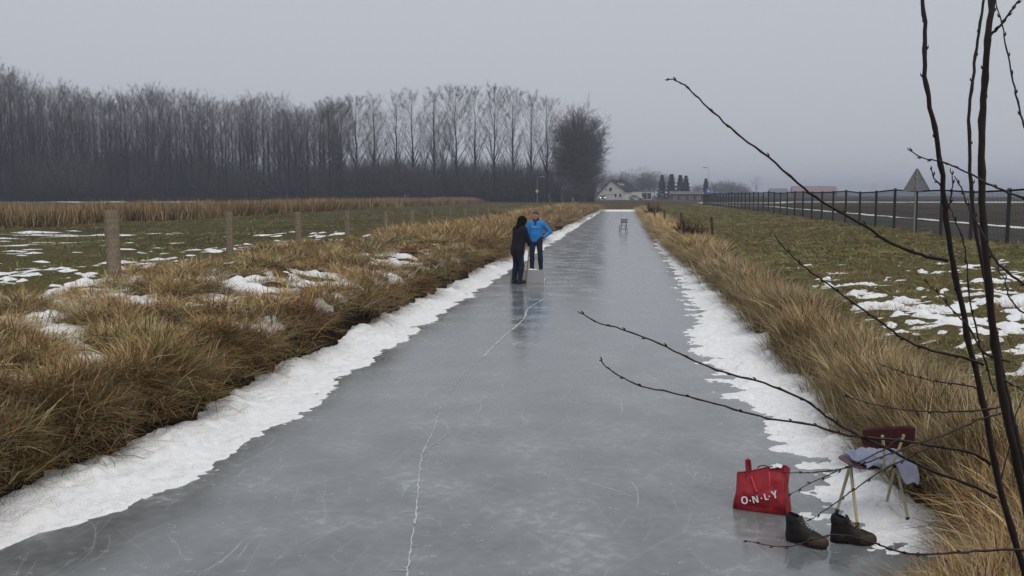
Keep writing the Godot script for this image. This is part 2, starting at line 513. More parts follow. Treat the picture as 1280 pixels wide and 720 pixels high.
func make_land():
	var xs := axis(-9.0, 6.0, 0.085, 1.10, -3500.0, 3500.0)
	var ds := axis(3.0, 20.0, 0.095, 1.045, -60.0, 3600.0)
	var g := sheet(xs, ds, land, func(x, d): return soil(x, d, outside(x, d)))
	var o := part("ground", g, M.soil, self, false)
	tag(o, "flat winter meadow and ploughed field with muddy ditch banks", "ground", "", "structure")
	# the road behind the mesh fence
	var rd := sheet(axis(11.2, 15.2, 0.5, 1.2, 11.2, 15.2), axis(10.0, 160.0, 2.0, 1.2, 9.0, 420.0), func(x, d): return land(x, d) + 0.012, null)
	tag(part("road", rd, M.asphalt, self, false), "dark asphalt road behind the mesh fence", "road", "", "structure")
	# snow lying in hollows of the meadow
	var sx := axis(-9.0, 5.6, 0.055, 1.06, -30.0, 10.6)
	var sd := axis(4.6, 18.0, 0.06, 1.028, 4.0, 110.0)
	var sn := sheet(sx, sd, func(x, d): return snow_top(x, d), null, func(x, d, y): return y > land(x, d) - 0.004)
	tag(part("snow", sn, M.snow, self, false), "thin snow patches left in the hollows of the meadow grass", "snow", "", "structure")
	# snow swept to both sides of the ice
	var zs := axis(4.6, 16.0, 0.028, 1.020, 4.4, 138.0)
	var el := sheet(axis(-4.9, -3.0, 0.028, 1.0, -4.9, -3.0), zs, edge_snow, null, func(_x, _d, y): return y > -0.004)
	tag(part("snow", el, M.snow, self, false), "continuous bank of swept snow along the brown tussocky side of the ice", "snow", "", "structure")
	var er := sheet(axis(0.6, 2.5, 0.028, 1.0, 0.6, 2.5), zs, edge_snow, null, func(_x, _d, y): return y > -0.004)
	tag(part("snow", er, M.snow, self, false), "broken patchy swept snow along the golden grass side of the ice", "snow", "", "structure")
	var ef := sheet(axis(-4.4, 2.0, 0.16, 1.0, -4.4, 2.0), axis(128.0, 137.6, 0.2, 1.0, 128.0, 137.6), func(x, d): return 0.16 * ss(131.5 + 1.5 * n_md.get_noise_2d(x * 2.0, 3.0), 134.0, d) - 0.01, null, func(_x, _d, y): return y > -0.008)
	tag(part("snow", ef, M.snow, self, false), "snow ridge across the far end of the ice before the house", "snow", "", "structure")
	# snow in the furrows of the field beyond the road and at the foot of the wood
	var fr := sheet(axis(15.5, 17.4, 0.15, 1.0, 15.5, 17.4), axis(20.0, 200.0, 0.6, 1.0, 20.0, 200.0), func(x, d): return land(x, d) + 0.05 * (ss(0.55, 0.0, absf(x - 16.2 - 0.3 * n_md.get_noise_2d(d * 0.3, 0.0))) - 0.45 + 0.6 * n_md.get_noise_2d(x, d * 0.4)), null, func(x, d, y): return y > land(x, d) - 0.002)
	tag(part("snow", fr, M.snow, self, false), "thin line of snow along the far edge of the road", "snow", "", "structure")
	var ff := sheet(axis(14.0, 260.0, 1.5, 1.0, 14.0, 260.0), axis(165.0, 230.0, 1.2, 1.0, 165.0, 230.0), func(x, d): return land(x, d) + 0.14 * (ss(16.0, 2.0, absf(d - 196.0)) - 0.75 + 0.5 * n_md.get_noise_2d(x * 0.06, d * 0.4)), null, func(x, d, y): return y > land(x, d) - 0.01)
	tag(part("snow", ff, M.snow, self, false), "pale strip of snow far out on the ploughed field", "snow", "", "structure")
	var fw := sheet(axis(-190.0, -48.0, 1.5, 1.0, -190.0, -48.0), axis(150.0, 200.0, 1.0, 1.0, 150.0, 200.0), func(x, d): return land(x, d) + 0.14 * (ss(10.0, 2.0, absf(d - 176.0)) - 0.95 + 0.9 * n_md.get_noise_2d(x * 0.05, d * 0.25)), null, func(x, d, y): return y > land(x, d) - 0.01)
	tag(part("snow", fw, M.snow, self, false), "streaks of snow on the meadow at the foot of the bare wood", "snow", "", "structure")

func make_ice():
	var g := sheet(axis(-5.2, 3.0, 0.2, 1.0, -5.2, 3.0), axis(2.4, 40.0, 0.2, 1.05, 2.2, 139.0), func(_x, _d): return 0.0, null)
	for k in g.uv.size(): g.uv[k] = g.uv[k] / 7.3
	var ice := part("ice", g, M.ice, self, false)
	tag(ice, "scratched grey ice of the frozen ditch", "ice", "", "structure")
	# the white refrozen crack that wanders up the middle
	var px := [[508, 722], [513, 690], [518, 655], [522, 620], [524, 590], [529, 565], [540, 542], [548, 520]]
	var qx := [[604, 446], [622, 428], [640, 412], [655, 398], [660, 386], [674, 377], [690, 368]]
	var mx := [[548, 520], [553, 503], [568, 482], [585, 463], [604, 446]]
	var bx := [[529, 565], [541, 556], [552, 549], [560, 540]]
	for run in [px, qx, mx, bx]:
		var fat := 1.0 if run == px else 2.2 if run == qx else 0.45
		var mb := MB.new()
		var pts := []
		for q in run: pts.append(on(q[0], q[1], 0.004))
		var line := wander(pts, 9, 0.018)
		rng.seed = 5
		for k in line.size() - 1:
			if rng.randf() < 0.06: continue
			var t: Vector3 = (line[k + 1] - line[k]).normalized()
			var s := Vector3(-t.z, 0, t.x)
			var w0 := 0.003 + 0.011 * absf(n_hi.get_noise_1d(k * 3.0)); var w1 := 0.003 + 0.011 * absf(n_hi.get_noise_1d(k * 3.0 + 3.0))
			w0 *= fat; w1 *= fat
			mb.quad(line[k] - s * w0, line[k] + s * w0, line[k + 1] + s * w1, line[k + 1] - s * w1)
			if rng.randf() < 0.18:                       # splinters
				var e: Vector3 = (t * rng.randf_range(-0.3, 1.0) + s * (1 if rng.randf() < 0.5 else -1)).normalized() * rng.randf_range(0.03, 0.14)
				mb.tri(line[k] - t * 0.006, line[k] + t * 0.006, line[k] + e)
		for k in mb.n.size(): mb.n[k] = Vector3.UP
		part("crack", mb, M.crack, ice)

func wander(pts: Array, sub: int, amp: float) -> Array:
	var out := []
	for k in pts.size() - 1:
		var p0: Vector3 = pts[max(k - 1, 0)]; var p1: Vector3 = pts[k]; var p2: Vector3 = pts[k + 1]; var p3: Vector3 = pts[min(k + 2, pts.size() - 1)]
		for j in sub:
			var p := p1.cubic_interpolate(p2, p0, p3, float(j) / sub)
			p += Vector3(n_hi.get_noise_1d(k * 40.0 + j * 7.0), 0, n_hi.get_noise_1d(900.0 + k * 40.0 + j * 7.0)) * amp
			out.append(p)
	out.append(pts[-1])
	return out

func ice_textures():
	var size := 1024
	var a := FastNoiseLite.new(); a.seed = 3; a.frequency = 0.006; a.fractal_octaves = 5
	var b := FastNoiseLite.new(); b.seed = 4; b.frequency = 0.05; b.fractal_octaves = 4
	var ia := a.get_seamless_image(size, size).get_data()
	var ib := b.get_seamless_image(size, size).get_data()
	var w := PackedFloat32Array(); w.resize(size * size)
	var r := RandomNumberGenerator.new(); r.seed = 17
	for k in 1700:                                        # blade marks, most of them along the ditch
		var x := r.randf() * size; var y := r.randf() * size
		var ang := PI / 2 + r.randfn(0.0, 0.35)
		if r.randf() < 0.35: ang = r.randf() * PI
		var bend := r.randfn(0.0, 0.004); var n := int(exp(r.randf_range(2.4, 5.0)))
		var s := r.randf_range(0.04, 0.20) * (1.0 if r.randf() < 0.90 else 2.6)
		for j in n:
			ang += bend + r.randfn(0.0, 0.01)
			x += cos(ang); y += sin(ang)
			var f := minf(1.0, minf(j, n - j) / 14.0) * s
			var xi := posmod(int(x), size); var yi := posmod(int(y), size)
			var fx := x - floorf(x)
			w[yi * size + xi] = minf(1.0, w[yi * size + xi] + f * (1 - fx))
			var xj := (xi + 1) % size
			w[yi * size + xj] = minf(1.0, w[yi * size + xj] + f * fx)
	for k in 900:                                        # chips and frost specks
		var x := r.randi() % size; var y := r.randi() % size
		for j in r.randi_range(2, 14):
			var o := posmod(y + r.randi_range(-2, 2), size) * size + posmod(x + r.randi_range(-4, 4), size)
			w[o] = minf(1.0, w[o] + r.randf_range(0.15, 0.6))
	var col := PackedByteArray(); col.resize(size * size * 3)
	var rgh := PackedByteArray(); rgh.resize(size * size)
	for k in size * size:
		var t := ia[k] / 255.0; var u := ib[k] / 255.0
		var frost := clampf((t - 0.52) * 2.2, 0.0, 1.0) * clampf((u - 0.45) * 2.5, 0.0, 1.0)
		var g := 0.172 + 0.11 * (t - 0.5) + 0.05 * (u - 0.5) + 0.13 * frost + 0.42 * w[k]
		var c := Color(g * 0.92, g * 1.0, g * 1.05).linear_to_srgb()
		col[k * 3] = int(clampf(c.r, 0, 1) * 255); col[k * 3 + 1] = int(clampf(c.g, 0, 1) * 255); col[k * 3 + 2] = int(clampf(c.b, 0, 1) * 255)
		rgh[k] = int(clampf(0.13 + 0.16 * (t - 0.3) + 0.12 * (u - 0.4) + 0.25 * frost + 0.4 * w[k], 0.06, 0.8) * 255)
	var it := Image.create_from_data(size, size, false, Image.FORMAT_RGB8, col)
	var ir := Image.create_from_data(size, size, false, Image.FORMAT_L8, rgh)
	return [ImageTexture.create_from_image(it), ImageTexture.create_from_image(ir)]

# ---------------------------------------------------------------- grass
class Tuft:
	var v: PackedVector3Array
	var n: PackedVector3Array
	var i: PackedInt32Array
	var tones := []                     # one colour array for each tone

func tuft(sd: int, blades: int, l0: float, l1: float, w: float, lean0: float, lean1: float, bend0: float, bend1: float, spread: float, wind: float, cols: Array, segs := 2) -> Tuft:
	var mb := MB.new()
	var r := RandomNumberGenerator.new(); r.seed = sd
	for k in blades:
		var az := r.randf() * TAU
		var out := Vector3(cos(az) + wind, 0, sin(az)).normalized()
		var rad := spread * sqrt(r.randf())
		var az2 := r.randf() * TAU
		var p := Vector3(cos(az2) * rad, -0.03, sin(az2) * rad)
		out = out + p * (1.2 / maxf(spread, 0.01))
		out.y = 0.0
		out = out.normalized()
		var lean := r.randf_range(lean0, lean1)
		var dir := (Vector3.UP * cos(lean) + out * sin(lean)).normalized()
		var q := r.randf() * (cols.size() - 1)
		var c: Color = cols[int(q)].lerp(cols[mini(int(q) + 1, cols.size() - 1)], q - int(q))
		var j := r.randf_range(0.5, 1.5)
		mb.col = Color(c.r * j, c.g * j, c.b * j)
		mb.blade(p, dir, out.rotated(Vector3.UP, r.randf_range(-0.7, 0.7)), r.randf_range(l0, l1), w * r.randf_range(0.5, 1.7), r.randf_range(bend0, bend1), segs)
	mb.fix()
	for k in mb.n.size(): mb.n[k] = (mb.n[k] + Vector3.UP * 0.9).normalized()
	var t := Tuft.new()
	t.v = mb.v; t.n = mb.n; t.i = mb.i
	for tone in [Color(0.72, 0.70, 0.68), Color(0.95, 0.93, 0.88), Color(1.12, 1.08, 1.0), Color(0.92, 0.78, 0.66), Color(0.80, 0.90, 0.72), Color(1.30, 1.22, 1.08)]:
		var cc := PackedColorArray()
		for q in mb.c: cc.append(q * tone)
		t.tones.append(cc)
	return t

func plant(called: String, label: String, kinds: Array, n: int, x0: Callable, x1: Callable, d0: float, d1: float, scale0: float, scale1: float, turn_to: float, turn_loose: float, density: Callable, sd: int, power := 2.0, fat := 0.0, tones := [0, 1, 2, 1, 3], clump := 0.0, per := 12, mound := 0.0):
	# scatters tufts between x0(d) and x1(d), thinning out with distance, all in one mesh
	var r := RandomNumberGenerator.new(); r.seed = sd
	var mb := MB.new()
	var a0 := pow(d0, 1.0 - power); var a1 := pow(d1, 1.0 - power)
	var count := 0
	var cx := 0.0; var cd := 0.0; var ch := 0.0; var cs := 1.0; var left := 0; var rad := 0.0
	for k in n:
		var d := 0.0; var x := 0.0; var away := 0.0; var lift := 0.0
		if clump > 0.0:                                   # tussocks: groups of tufts that share size and tone
			if left <= 0:
				cd = pow(lerpf(a0, a1, r.randf()), 1.0 / (1.0 - power))
				cx = lerpf(x0.call(cd), x1.call(cd), r.randf())
				ch = clampf(0.5 + 0.7 * n_lo.get_noise_2d(cx * 7.0 + 10.0, cd * 5.0) + r.randfn(0.0, 0.28), 0.0, 0.999)
				cs = r.randf_range(0.65, 1.4)
				rad = clump * r.randf_range(0.6, 1.4) * (1.0 + fat * (cd - d0) / d0 * 0.6)
				left = int(per * r.randf_range(0.6, 1.4))
			left -= 1
			var q := sqrt(r.randf()); away = r.randf() * TAU
			x = cx + cos(away) * q * rad; d = cd + sin(away) * q * rad
			lift = mound * cs * (1.0 - q * q)
			if d < d0 * 0.9: continue
		else:
			d = pow(lerpf(a0, a1, r.randf()), 1.0 / (1.0 - power))
			x = lerpf(x0.call(d), x1.call(d), r.randf())
		var t: Tuft = kinds[r.randi() % kinds.size()]
		var turn := turn_to + r.randfn(0.0, turn_loose)
		var sc := r.randf_range(scale0, scale1)
		var t0 := r.randf(); var t2 := r.randf_range(-0.18, 0.18); var t3 := r.randf_range(-0.18, 0.18)
		var hue := clampf(0.5 + 0.9 * n_lo.get_noise_2d(x * 7.0 + 10.0, d * 5.0) + r.randfn(0.0, 0.22), 0.0, 0.999)
		if clump > 0.0:
			turn = away + r.randfn(0.0, 0.6); hue = clampf(ch + r.randfn(0.0, 0.12), 0.0, 0.999); sc *= cs
		var keep: float = density.call(x, d)
		if t0 > keep: continue
		sc *= 0.65 + 0.35 * minf(keep, 1.0)
		var wide := sc * (1.0 + fat * (d - d0) / d0)
		var b := Basis(Vector3.UP, turn) * Basis(Vector3.RIGHT, t2) * Basis(Vector3.FORWARD, t3)
		var base := mb.v.size()
		mb.v.append_array(Transform3D(b * Basis.from_scale(Vector3(wide, sc, wide)), Vector3(x, land(x, d) - 0.01 + lift, -d)) * t.v)
		mb.n.append_array(Transform3D(b, Vector3.ZERO) * t.n)
		mb.c.append_array(t.tones[tones[int(hue * tones.size())]])
		for q in t.i: mb.i.append(q + base)
		count += 1
	mb.uv.resize(mb.v.size())
	print(called, " ", count, " tufts ", mb.i.size() / 3, " triangles")
	var o := part(called, mb, M.grass, self, false)
	tag(o, label, "grass", "", "stuff")

func patch(x: float, d: float, f: float, off: float) -> float:
	return 0.5 + 0.5 * n_lo.get_noise_2d(x * f + off, d * f)

func make_grass():
	var straw := [Color(0.349, 0.264, 0.137), Color(0.454, 0.372, 0.219), Color(0.377, 0.288, 0.156), Color(0.514, 0.446, 0.314), Color(0.241, 0.173, 0.093)]
	var russet := [Color(0.256, 0.167, 0.078), Color(0.328, 0.217, 0.107), Color(0.200, 0.123, 0.061), Color(0.385, 0.282, 0.148)]
	var gold := [Color(0.274, 0.216, 0.116), Color(0.357, 0.298, 0.182), Color(0.298, 0.237, 0.134), Color(0.405, 0.359, 0.267), Color(0.202, 0.149, 0.086)]
	var green := [Color(0.170, 0.199, 0.077), Color(0.243, 0.252, 0.115), Color(0.365, 0.282, 0.153), Color(0.195, 0.216, 0.092), Color(0.145, 0.169, 0.074)]
	var reed := [Color(0.275, 0.204, 0.107), Color(0.344, 0.273, 0.162), Color(0.220, 0.159, 0.090)]
	var tus := []; var ov := []; var gld := []; var shrt := []; var far := []; var rd := []; var fgr := []
	for k in 4:
		tus.append(tuft(100 + k, 36, 0.11, 0.31, 0.0047, 0.02, 1.0, 0.05, 1.4, 0.10, 0.5, straw if k != 3 else russet))
		ov.append(tuft(120 + k, 36, 0.14, 0.38, 0.0047, 0.02, 1.05, 0.1, 1.7, 0.10, 0.6, straw if k % 2 == 0 else russet))
		gld.append(tuft(140 + k, 34, 0.14, 0.46, 0.0042, 0.00, 0.45, 0.0, 1.0, 0.09, 0.10, gold))
		shrt.append(tuft(160 + k, 26, 0.05, 0.14, 0.0070, 0.2, 1.1, 0.4, 1.8, 0.14, 0.3, green, 1))
	for k in 3:
		far.append(tuft(180 + k, 26, 0.25, 0.55, 0.024, 0.1, 0.9, 0.3, 1.5, 0.25, 0.4, straw, 1))
		fgr.append(tuft(170 + k, 24, 0.06, 0.16, 0.014, 0.2, 1.1, 0.4, 1.6, 0.28, 0.3, green, 1))
		rd.append(tuft(190 + k, 26, 0.7, 1.25, 0.032, 0.0, 0.28, 0.0, 0.35, 0.45, 0.2, reed, 1))
	# left bank: tussocks on top, overhanging growth along the edge
	plant("bank_grass", "brown tussock grass on the bank beside the wooden posts", tus, 12500, func(d): return bank_left(d) - 0.32, func(d): return -8.2 - 0.8 * patch(0.0, d, 6.0, 0.0), 4.4, 40.0, 0.6, 1.05, -0.3, 2.0,
		func(x, d):
			var s := outside(x, d)
			if s < 0.2: return 0.0
			var snow := snow_depth(x, d, s) - 0.05 * (n_tu.get_noise_2d(x, d) + 0.35)
			return clampf(0.95 - 14.0 * snow, 0.02, 1.0) * clampf(0.25 + 1.3 * (0.5 + n_tu.get_noise_2d(x, d)), 0.10, 1.0),
		31, 1.9, 0.25, [0, 4, 1, 2, 5, 3], 0.20, 13, 0.10)
	plant("overhanging_grass", "dark brown grass hanging over the steep edge of the ditch", ov, 3600, func(d): return bank_left(d) - 0.02, func(d): return bank_left(d) - 0.45, 4.3, 45.0, 0.6, 1.1, -0.1, 1.1,
		func(x, d): return 0.0 if outside(x, d) < 0.05 else (1.0 if snow_top(x, d) < land(x, d) + 0.02 else 0.15), 32, 1.9, 0.25, [0, 3, 1, 2, 4], 0.16, 10, 0.07)
	plant("bank_grass", "brown tussock grass on the bank beside the wooden posts", far, 6500, func(d): return bank_left(d) - 0.02, func(d): return -7.4 - 1.2 * patch(0.0, d, 2.0, 0.0), 30.0, 137.0, 0.8, 1.3, -0.2, 1.2,
		func(x, d): return clampf(0.1 + 1.1 * patch(x, d, 2.2, 33.0), 0.1, 1.0), 33, 1.6, 0.4, [3, 0, 3, 1], 0.35, 5, 0.10)
	# right bank: golden upright grass
	plant("golden_grass", "tall golden grass on the bank beside the broken snow", gld, 7400, func(d): return bank_right(d) - 0.02, func(d): return bank_right(d) + 0.36 + 0.42 * patch(0.0, d, 5.0, 90.0) + 0.35 * ss(9.0, 5.0, d), 3.6, 40.0, 0.5, 1.05, 0.0, 2.2,
		func(x, d): return 0.0 if (x < 2.2 and absf(d - 6.85) < 0.40) or outside(x, d) < -0.02 else clampf(0.45 + 0.8 * patch(x, d, 9.0, 200.0), 0.2, 1.0) * (1.0 - 0.8 * ss(7.0, 6.0, d)), 41, 1.8, 0.25, [3, 0, 1, 2, 5, 1], 0.15, 11, 0.05)
	plant("golden_grass", "tall golden grass on the bank beside the broken snow", far, 3500, func(d): return bank_right(d) - 0.02, func(d): return bank_right(d) + 1.2, 30.0, 137.0, 0.8, 1.25, 2.4, 1.0,
		func(x, d): return clampf(0.2 + 1.2 * patch(x, d, 3.0, 33.0), 0.1, 1.0), 42, 1.6, 0.4, [3, 1, 2, 5])
	plant("trampled_grass", "dark tangled dead grass on the near bank below the willow", tus + ov, 1900, func(d): return bank_right(d) - 0.02, func(d): return bank_right(d) + 1.3, 3.5, 6.9, 0.8, 1.5, 0.0, 3.0,
		func(x, d): return 0.0 if x < 2.2 and d > 6.4 else 0.9, 44, 1.2, 0.0, [0, 3, 0, 3, 1])
	# right verge: short green grass with dead tufts
	plant("verge_grass", "short green grass on the verge in front of the mesh fence", shrt, 19000, func(d): return bank_right(d) + 0.5, func(_d): return 10.6, 5.0, 30.0, 0.8, 1.7, 0.0, 3.0,
		func(x, d):
			var s := outside(x, d)
			var snow := snow_depth(x, d, s) - 0.02 * (n_tu.get_noise_2d(x, d) + 0.35)
			return clampf(0.9 - 12.0 * snow, 0.30, 1.0), 51, 1.6, 0.2, [0, 1, 4, 3, 1])
	plant("verge_grass", "short green grass on the verge in front of the mesh fence", fgr, 9000, func(d): return bank_right(d) + 0.5, func(_d): return 10.6, 22.0, 130.0, 0.8, 1.8, 0.0, 3.0,
		func(x, d): return clampf(0.9 - 12.0 * snow_depth(x, d, 3.0), 0.03, 1.0), 53, 1.6, 0.3, [0, 0, 1, 4, 3])
	plant("dead_grass", "straw coloured dead grass tufts on the green verge", tus, 5500, func(d): return bank_right(d) + 0.8, func(_d): return 10.6, 6.0, 60.0, 0.45, 0.85, 0.0, 3.0,
		func(x, d): return clampf(2.8 * (patch(x, d, 7.0, 61.0) - 0.38), 0.0, 0.9) * (0.2 if snow_depth(x, d, 3.0) > 0.03 else 1.0) + 0.5 * ss(9.2, 10.1, x), 52, 1.6, 0.2)
	# left pasture
	plant("pasture_grass", "dull green pasture grass beyond the wooden posts", shrt, 9000, func(d): return -8.0 - d * 0.7, func(_d): return -7.6, 9.0, 32.0, 0.9, 2.0, 0.0, 3.0,
		func(x, d):
			var s := outside(x, d)
			return clampf(0.8 - 9.0 * (snow_depth(x, d, s) - 0.02), 0.35, 1.0), 61, 1.6, 0.2, [0, 4, 0, 1])
	plant("pasture_grass", "dull green pasture grass beyond the wooden posts", fgr, 9000, func(d): return -9.0 - d * 0.7, func(_d): return -8.0, 24.0, 150.0, 0.9, 2.0, 0.0, 3.0,
		func(x, d): return clampf(0.9 - 9.0 * (snow_depth(x, d, 3.0) - 0.02), 0.35, 1.0), 63, 1.6, 0.3, [0, 0, 3, 0, 1])
	plant("pasture_tussocks", "scattered brownish tussocks on the green pasture", tus, 2600, func(d): return -8.4 - d * 0.7, func(_d): return -8.0, 9.0, 60.0, 0.6, 1.2, 0.0, 3.0,
		func(x, d): return clampf(3.0 * (patch(x, d, 6.0, 261.0) - 0.5), 0.0, 0.9), 62, 1.6, 0.2, [0, 4, 0, 1])
	# reeds in the side ditch
	plant("reeds", "belt of tan reeds across the pasture before the wood", rd, 8000, func(d): return -24.5 - 0.02 * d - 2.0 * patch(0.0, d, 1.0, 0.0), func(d): return -29.5 - 12.0 * ss(70.0, 44.0, d) - 3.0 * patch(5.0, d, 1.0, 0.0), 41.0, 190.0, 0.75, 1.2, 0.0, 3.0,
		func(x, d): return clampf(0.25 + 1.1 * patch(x, d, 1.4, 500.0), 0.1, 1.0), 71, 1.5, 0.15, [0, 1, 3, 1])

# ---------------------------------------------------------------- bare trees
func twig(mb: MB, p: Vector3, q: Vector3, w: float):
	var t := (q - p).normalized()
	var s := t.cross(Vector3(0.3 + 0.5 * sin(p.x * 9.0), 0.2, 0.93)).normalized() * w * 0.5
	var nn := s.cross(t).normalized()
	mb.face(mb.vert(p - s, nn), mb.vert(p + s, nn), mb.vert(q, nn))

func limb(mb: MB, p: Vector3, dir: Vector3, length: float, r0: float, lift: float, r: RandomNumberGenerator, segs: int, sides := 3) -> Array:
	var pts := [p]; var radii := [r0]
	var d := dir.normalized()
	for k in segs:
		d = (d + Vector3(r.randfn(0, 0.10), lift / segs + r.randfn(0, 0.05), r.randfn(0, 0.10))).normalized()
		pts.append(pts[-1] + d * length / segs)
		radii.append(r0 * (1.0 - 0.85 * (k + 1) / segs))
	mb.tube(pts, radii, sides, false)
	return pts

func along(pts: Array, t: float) -> Array:
	var f := t * (pts.size() - 1)
	var k := mini(int(f), pts.size() - 2)
	return [pts[k].lerp(pts[k + 1], f - k), (pts[k + 1] - pts[k]).normalized()]

func bare_tree(sd: int, h: float, wide: float, first: float, rise: float, n1: int, n2: int, n3: int, r0: float, shape: int, tw := 0.016, fork := 0.0) -> Array:
	# shape 0: tall narrow crown, 1: round crown, 2: shrub of many stems; returns [trunk, crown]
	var r := RandomNumberGenerator.new(); r.seed = sd
	var tr := MB.new(); var cr := MB.new()
	var trunk := [Vector3(0, -0.4, 0)]; var radii := [r0 * 1.25]
	var segs := 9
	var bend := Vector3(r.randfn(0, 0.012), 0, r.randfn(0, 0.012)) * h
	for k in range(1, segs + 1):
		var t := float(k) / segs
		trunk.append(Vector3(bend.x * t * t + r.randfn(0, 0.006) * h * t, h * t * 0.97, bend.z * t * t + r.randfn(0, 0.006) * h * t))
		radii.append(r0 * pow(1.0 - t * 0.97, 0.9))
	if shape == 2:
		tr.tube([Vector3(0, -0.3, 0), Vector3(0.05, 0.5, 0)], [r0, r0 * 0.7], 5, true)
	elif shape == 1:
		tr.tube(trunk.slice(0, 8), radii.slice(0, 8), 7, false)
	else:
		tr.tube(trunk, radii, 7, false)
	for k in n1:
		var t := first + (0.97 - first) * pow((k + r.randf()) / n1, 0.9)
		var az := k * 2.4 + r.randfn(0, 0.4)
		var o := Vector3(cos(az), 0, sin(az))
		var base: Vector3; var dir: Vector3; var length: float; var rr: float
		if shape == 0:
			base = along(trunk, t)[0]
			length = wide * (0.30 + 0.95 * pow(sin(PI * clampf((t - first) / (1.02 - first) * 0.85 + 0.15, 0, 1)), 0.8)) * r.randf_range(0.7, 1.15)
			dir = o * cos(rise) + Vector3.UP * sin(rise)
			rr = r0 * 0.30 * (1.1 - t)
			if k < fork * n1: rr *= 1.7; length *= 1.5; dir = o * 0.5 + Vector3.UP
		elif shape == 1:
			base = along(trunk, 0.08 + 0.62 * r.randf())[0]
			var el := asin(r.randf_range(-0.82, 1.0))
			dir = (o * cos(el) + Vector3.UP * sin(el)).normalized()
			# reach the surface of an egg-shaped crown
			var target := Vector3(dir.x * wide, h * 0.52 + dir.y * h * 0.48, dir.z * wide) * Vector3(1, 1, 1)
			length = (target - base).length() * r.randf_range(0.75, 1.0)
			dir = (target - base).normalized()
			rr = r0 * 0.28
		else:
			base = Vector3(r.randfn(0, 0.3), 0, r.randfn(0, 0.3))
			dir = o * r.randf_range(0.1, wide / h * 1.3) + Vector3.UP
			length = h * r.randf_range(0.5, 1.05); rr = 0.05
		var pts := limb(cr, base, dir, length, maxf(rr, 0.02), 0.35 if shape == 0 else 0.12, r, 4)
		for j in n2:
			var u := r.randf_range(0.22, 1.0)
			var q := along(pts, u)
			var side := Vector3(r.randfn(), r.randfn() + 0.35, r.randfn()).normalized()
			var dir2: Vector3 = (q[1] + side * (1.7 if shape == 1 else 0.75)).normalized()
			if shape == 0: dir2 = (dir2 + Vector3.UP * 0.25).normalized()
			var l2 := length * r.randf_range(0.16, 0.42) * (1.15 - 0.5 * u)
			var e: Vector3 = q[0] + dir2 * l2
			var mid: Vector3 = q[0] + dir2 * l2 * 0.5 + Vector3(r.randfn(), r.randfn(), r.randfn()) * 0.05 * l2
			twig(cr, q[0], mid + dir2 * l2 * 0.3, maxf(rr * 0.5, tw * 1.6))
			twig(cr, mid, e, tw * 1.5)
			for m in n3:
				var b: Vector3 = q[0].lerp(e, r.randf_range(0.15, 1.0))
				var d3: Vector3 = (dir2 + Vector3(r.randfn(), r.randfn() + (0.5 if shape == 0 else 0.15), r.randfn()) * 0.8).normalized()
				twig(cr, b, b + d3 * r.randf_range(0.4, 1.1) * clampf(h / 20.0, 0.35, 1.0), tw)
	return [tr.mesh(M.bark), cr.mesh(M.twigs)]

func tree_from(pair: Array, called: String, label: String, group: String, where: Vector3, turn: float, sc: Vector3) -> Node3D:
	var o := thing(called, label, "tree", where, turn, group)
	shown("trunk", pair[0], o); shown("crown", pair[1], o)
	o.scale = sc
	return o

func conifer(sd: int, h: float, wide: float) -> Array:
	var r := RandomNumberGenerator.new(); r.seed = sd
	var tr := MB.new(); var cr := MB.new()
	tr.tube([Vector3(0, -0.2, 0), Vector3(0, h * 0.9, 0)], [0.14, 0.02], 6)
	for k in 2600:
		var t := pow(r.randf(), 0.8)
		var rad := wide * pow(1.0 - t, 0.75) * (0.35 + 0.65 * sqrt(r.randf())) * (0.85 + 0.3 * sin(t * 40.0))
		var az := r.randf() * TAU
		var p := Vector3(cos(az) * rad, 0.15 + t * h * 0.97, sin(az) * rad)
		var o := Vector3(cos(az), r.randf_range(0.3, 1.2), sin(az)).normalized()
		cr.col = Color.WHITE * r.randf_range(0.6, 1.2)
		twig(cr, p, p + o * r.randf_range(0.25, 0.5), 0.16)
	return [tr.mesh(M.bark), cr.mesh(M.needles)]

func land_y(x: float, d: float) -> float:
	return land(x, d)

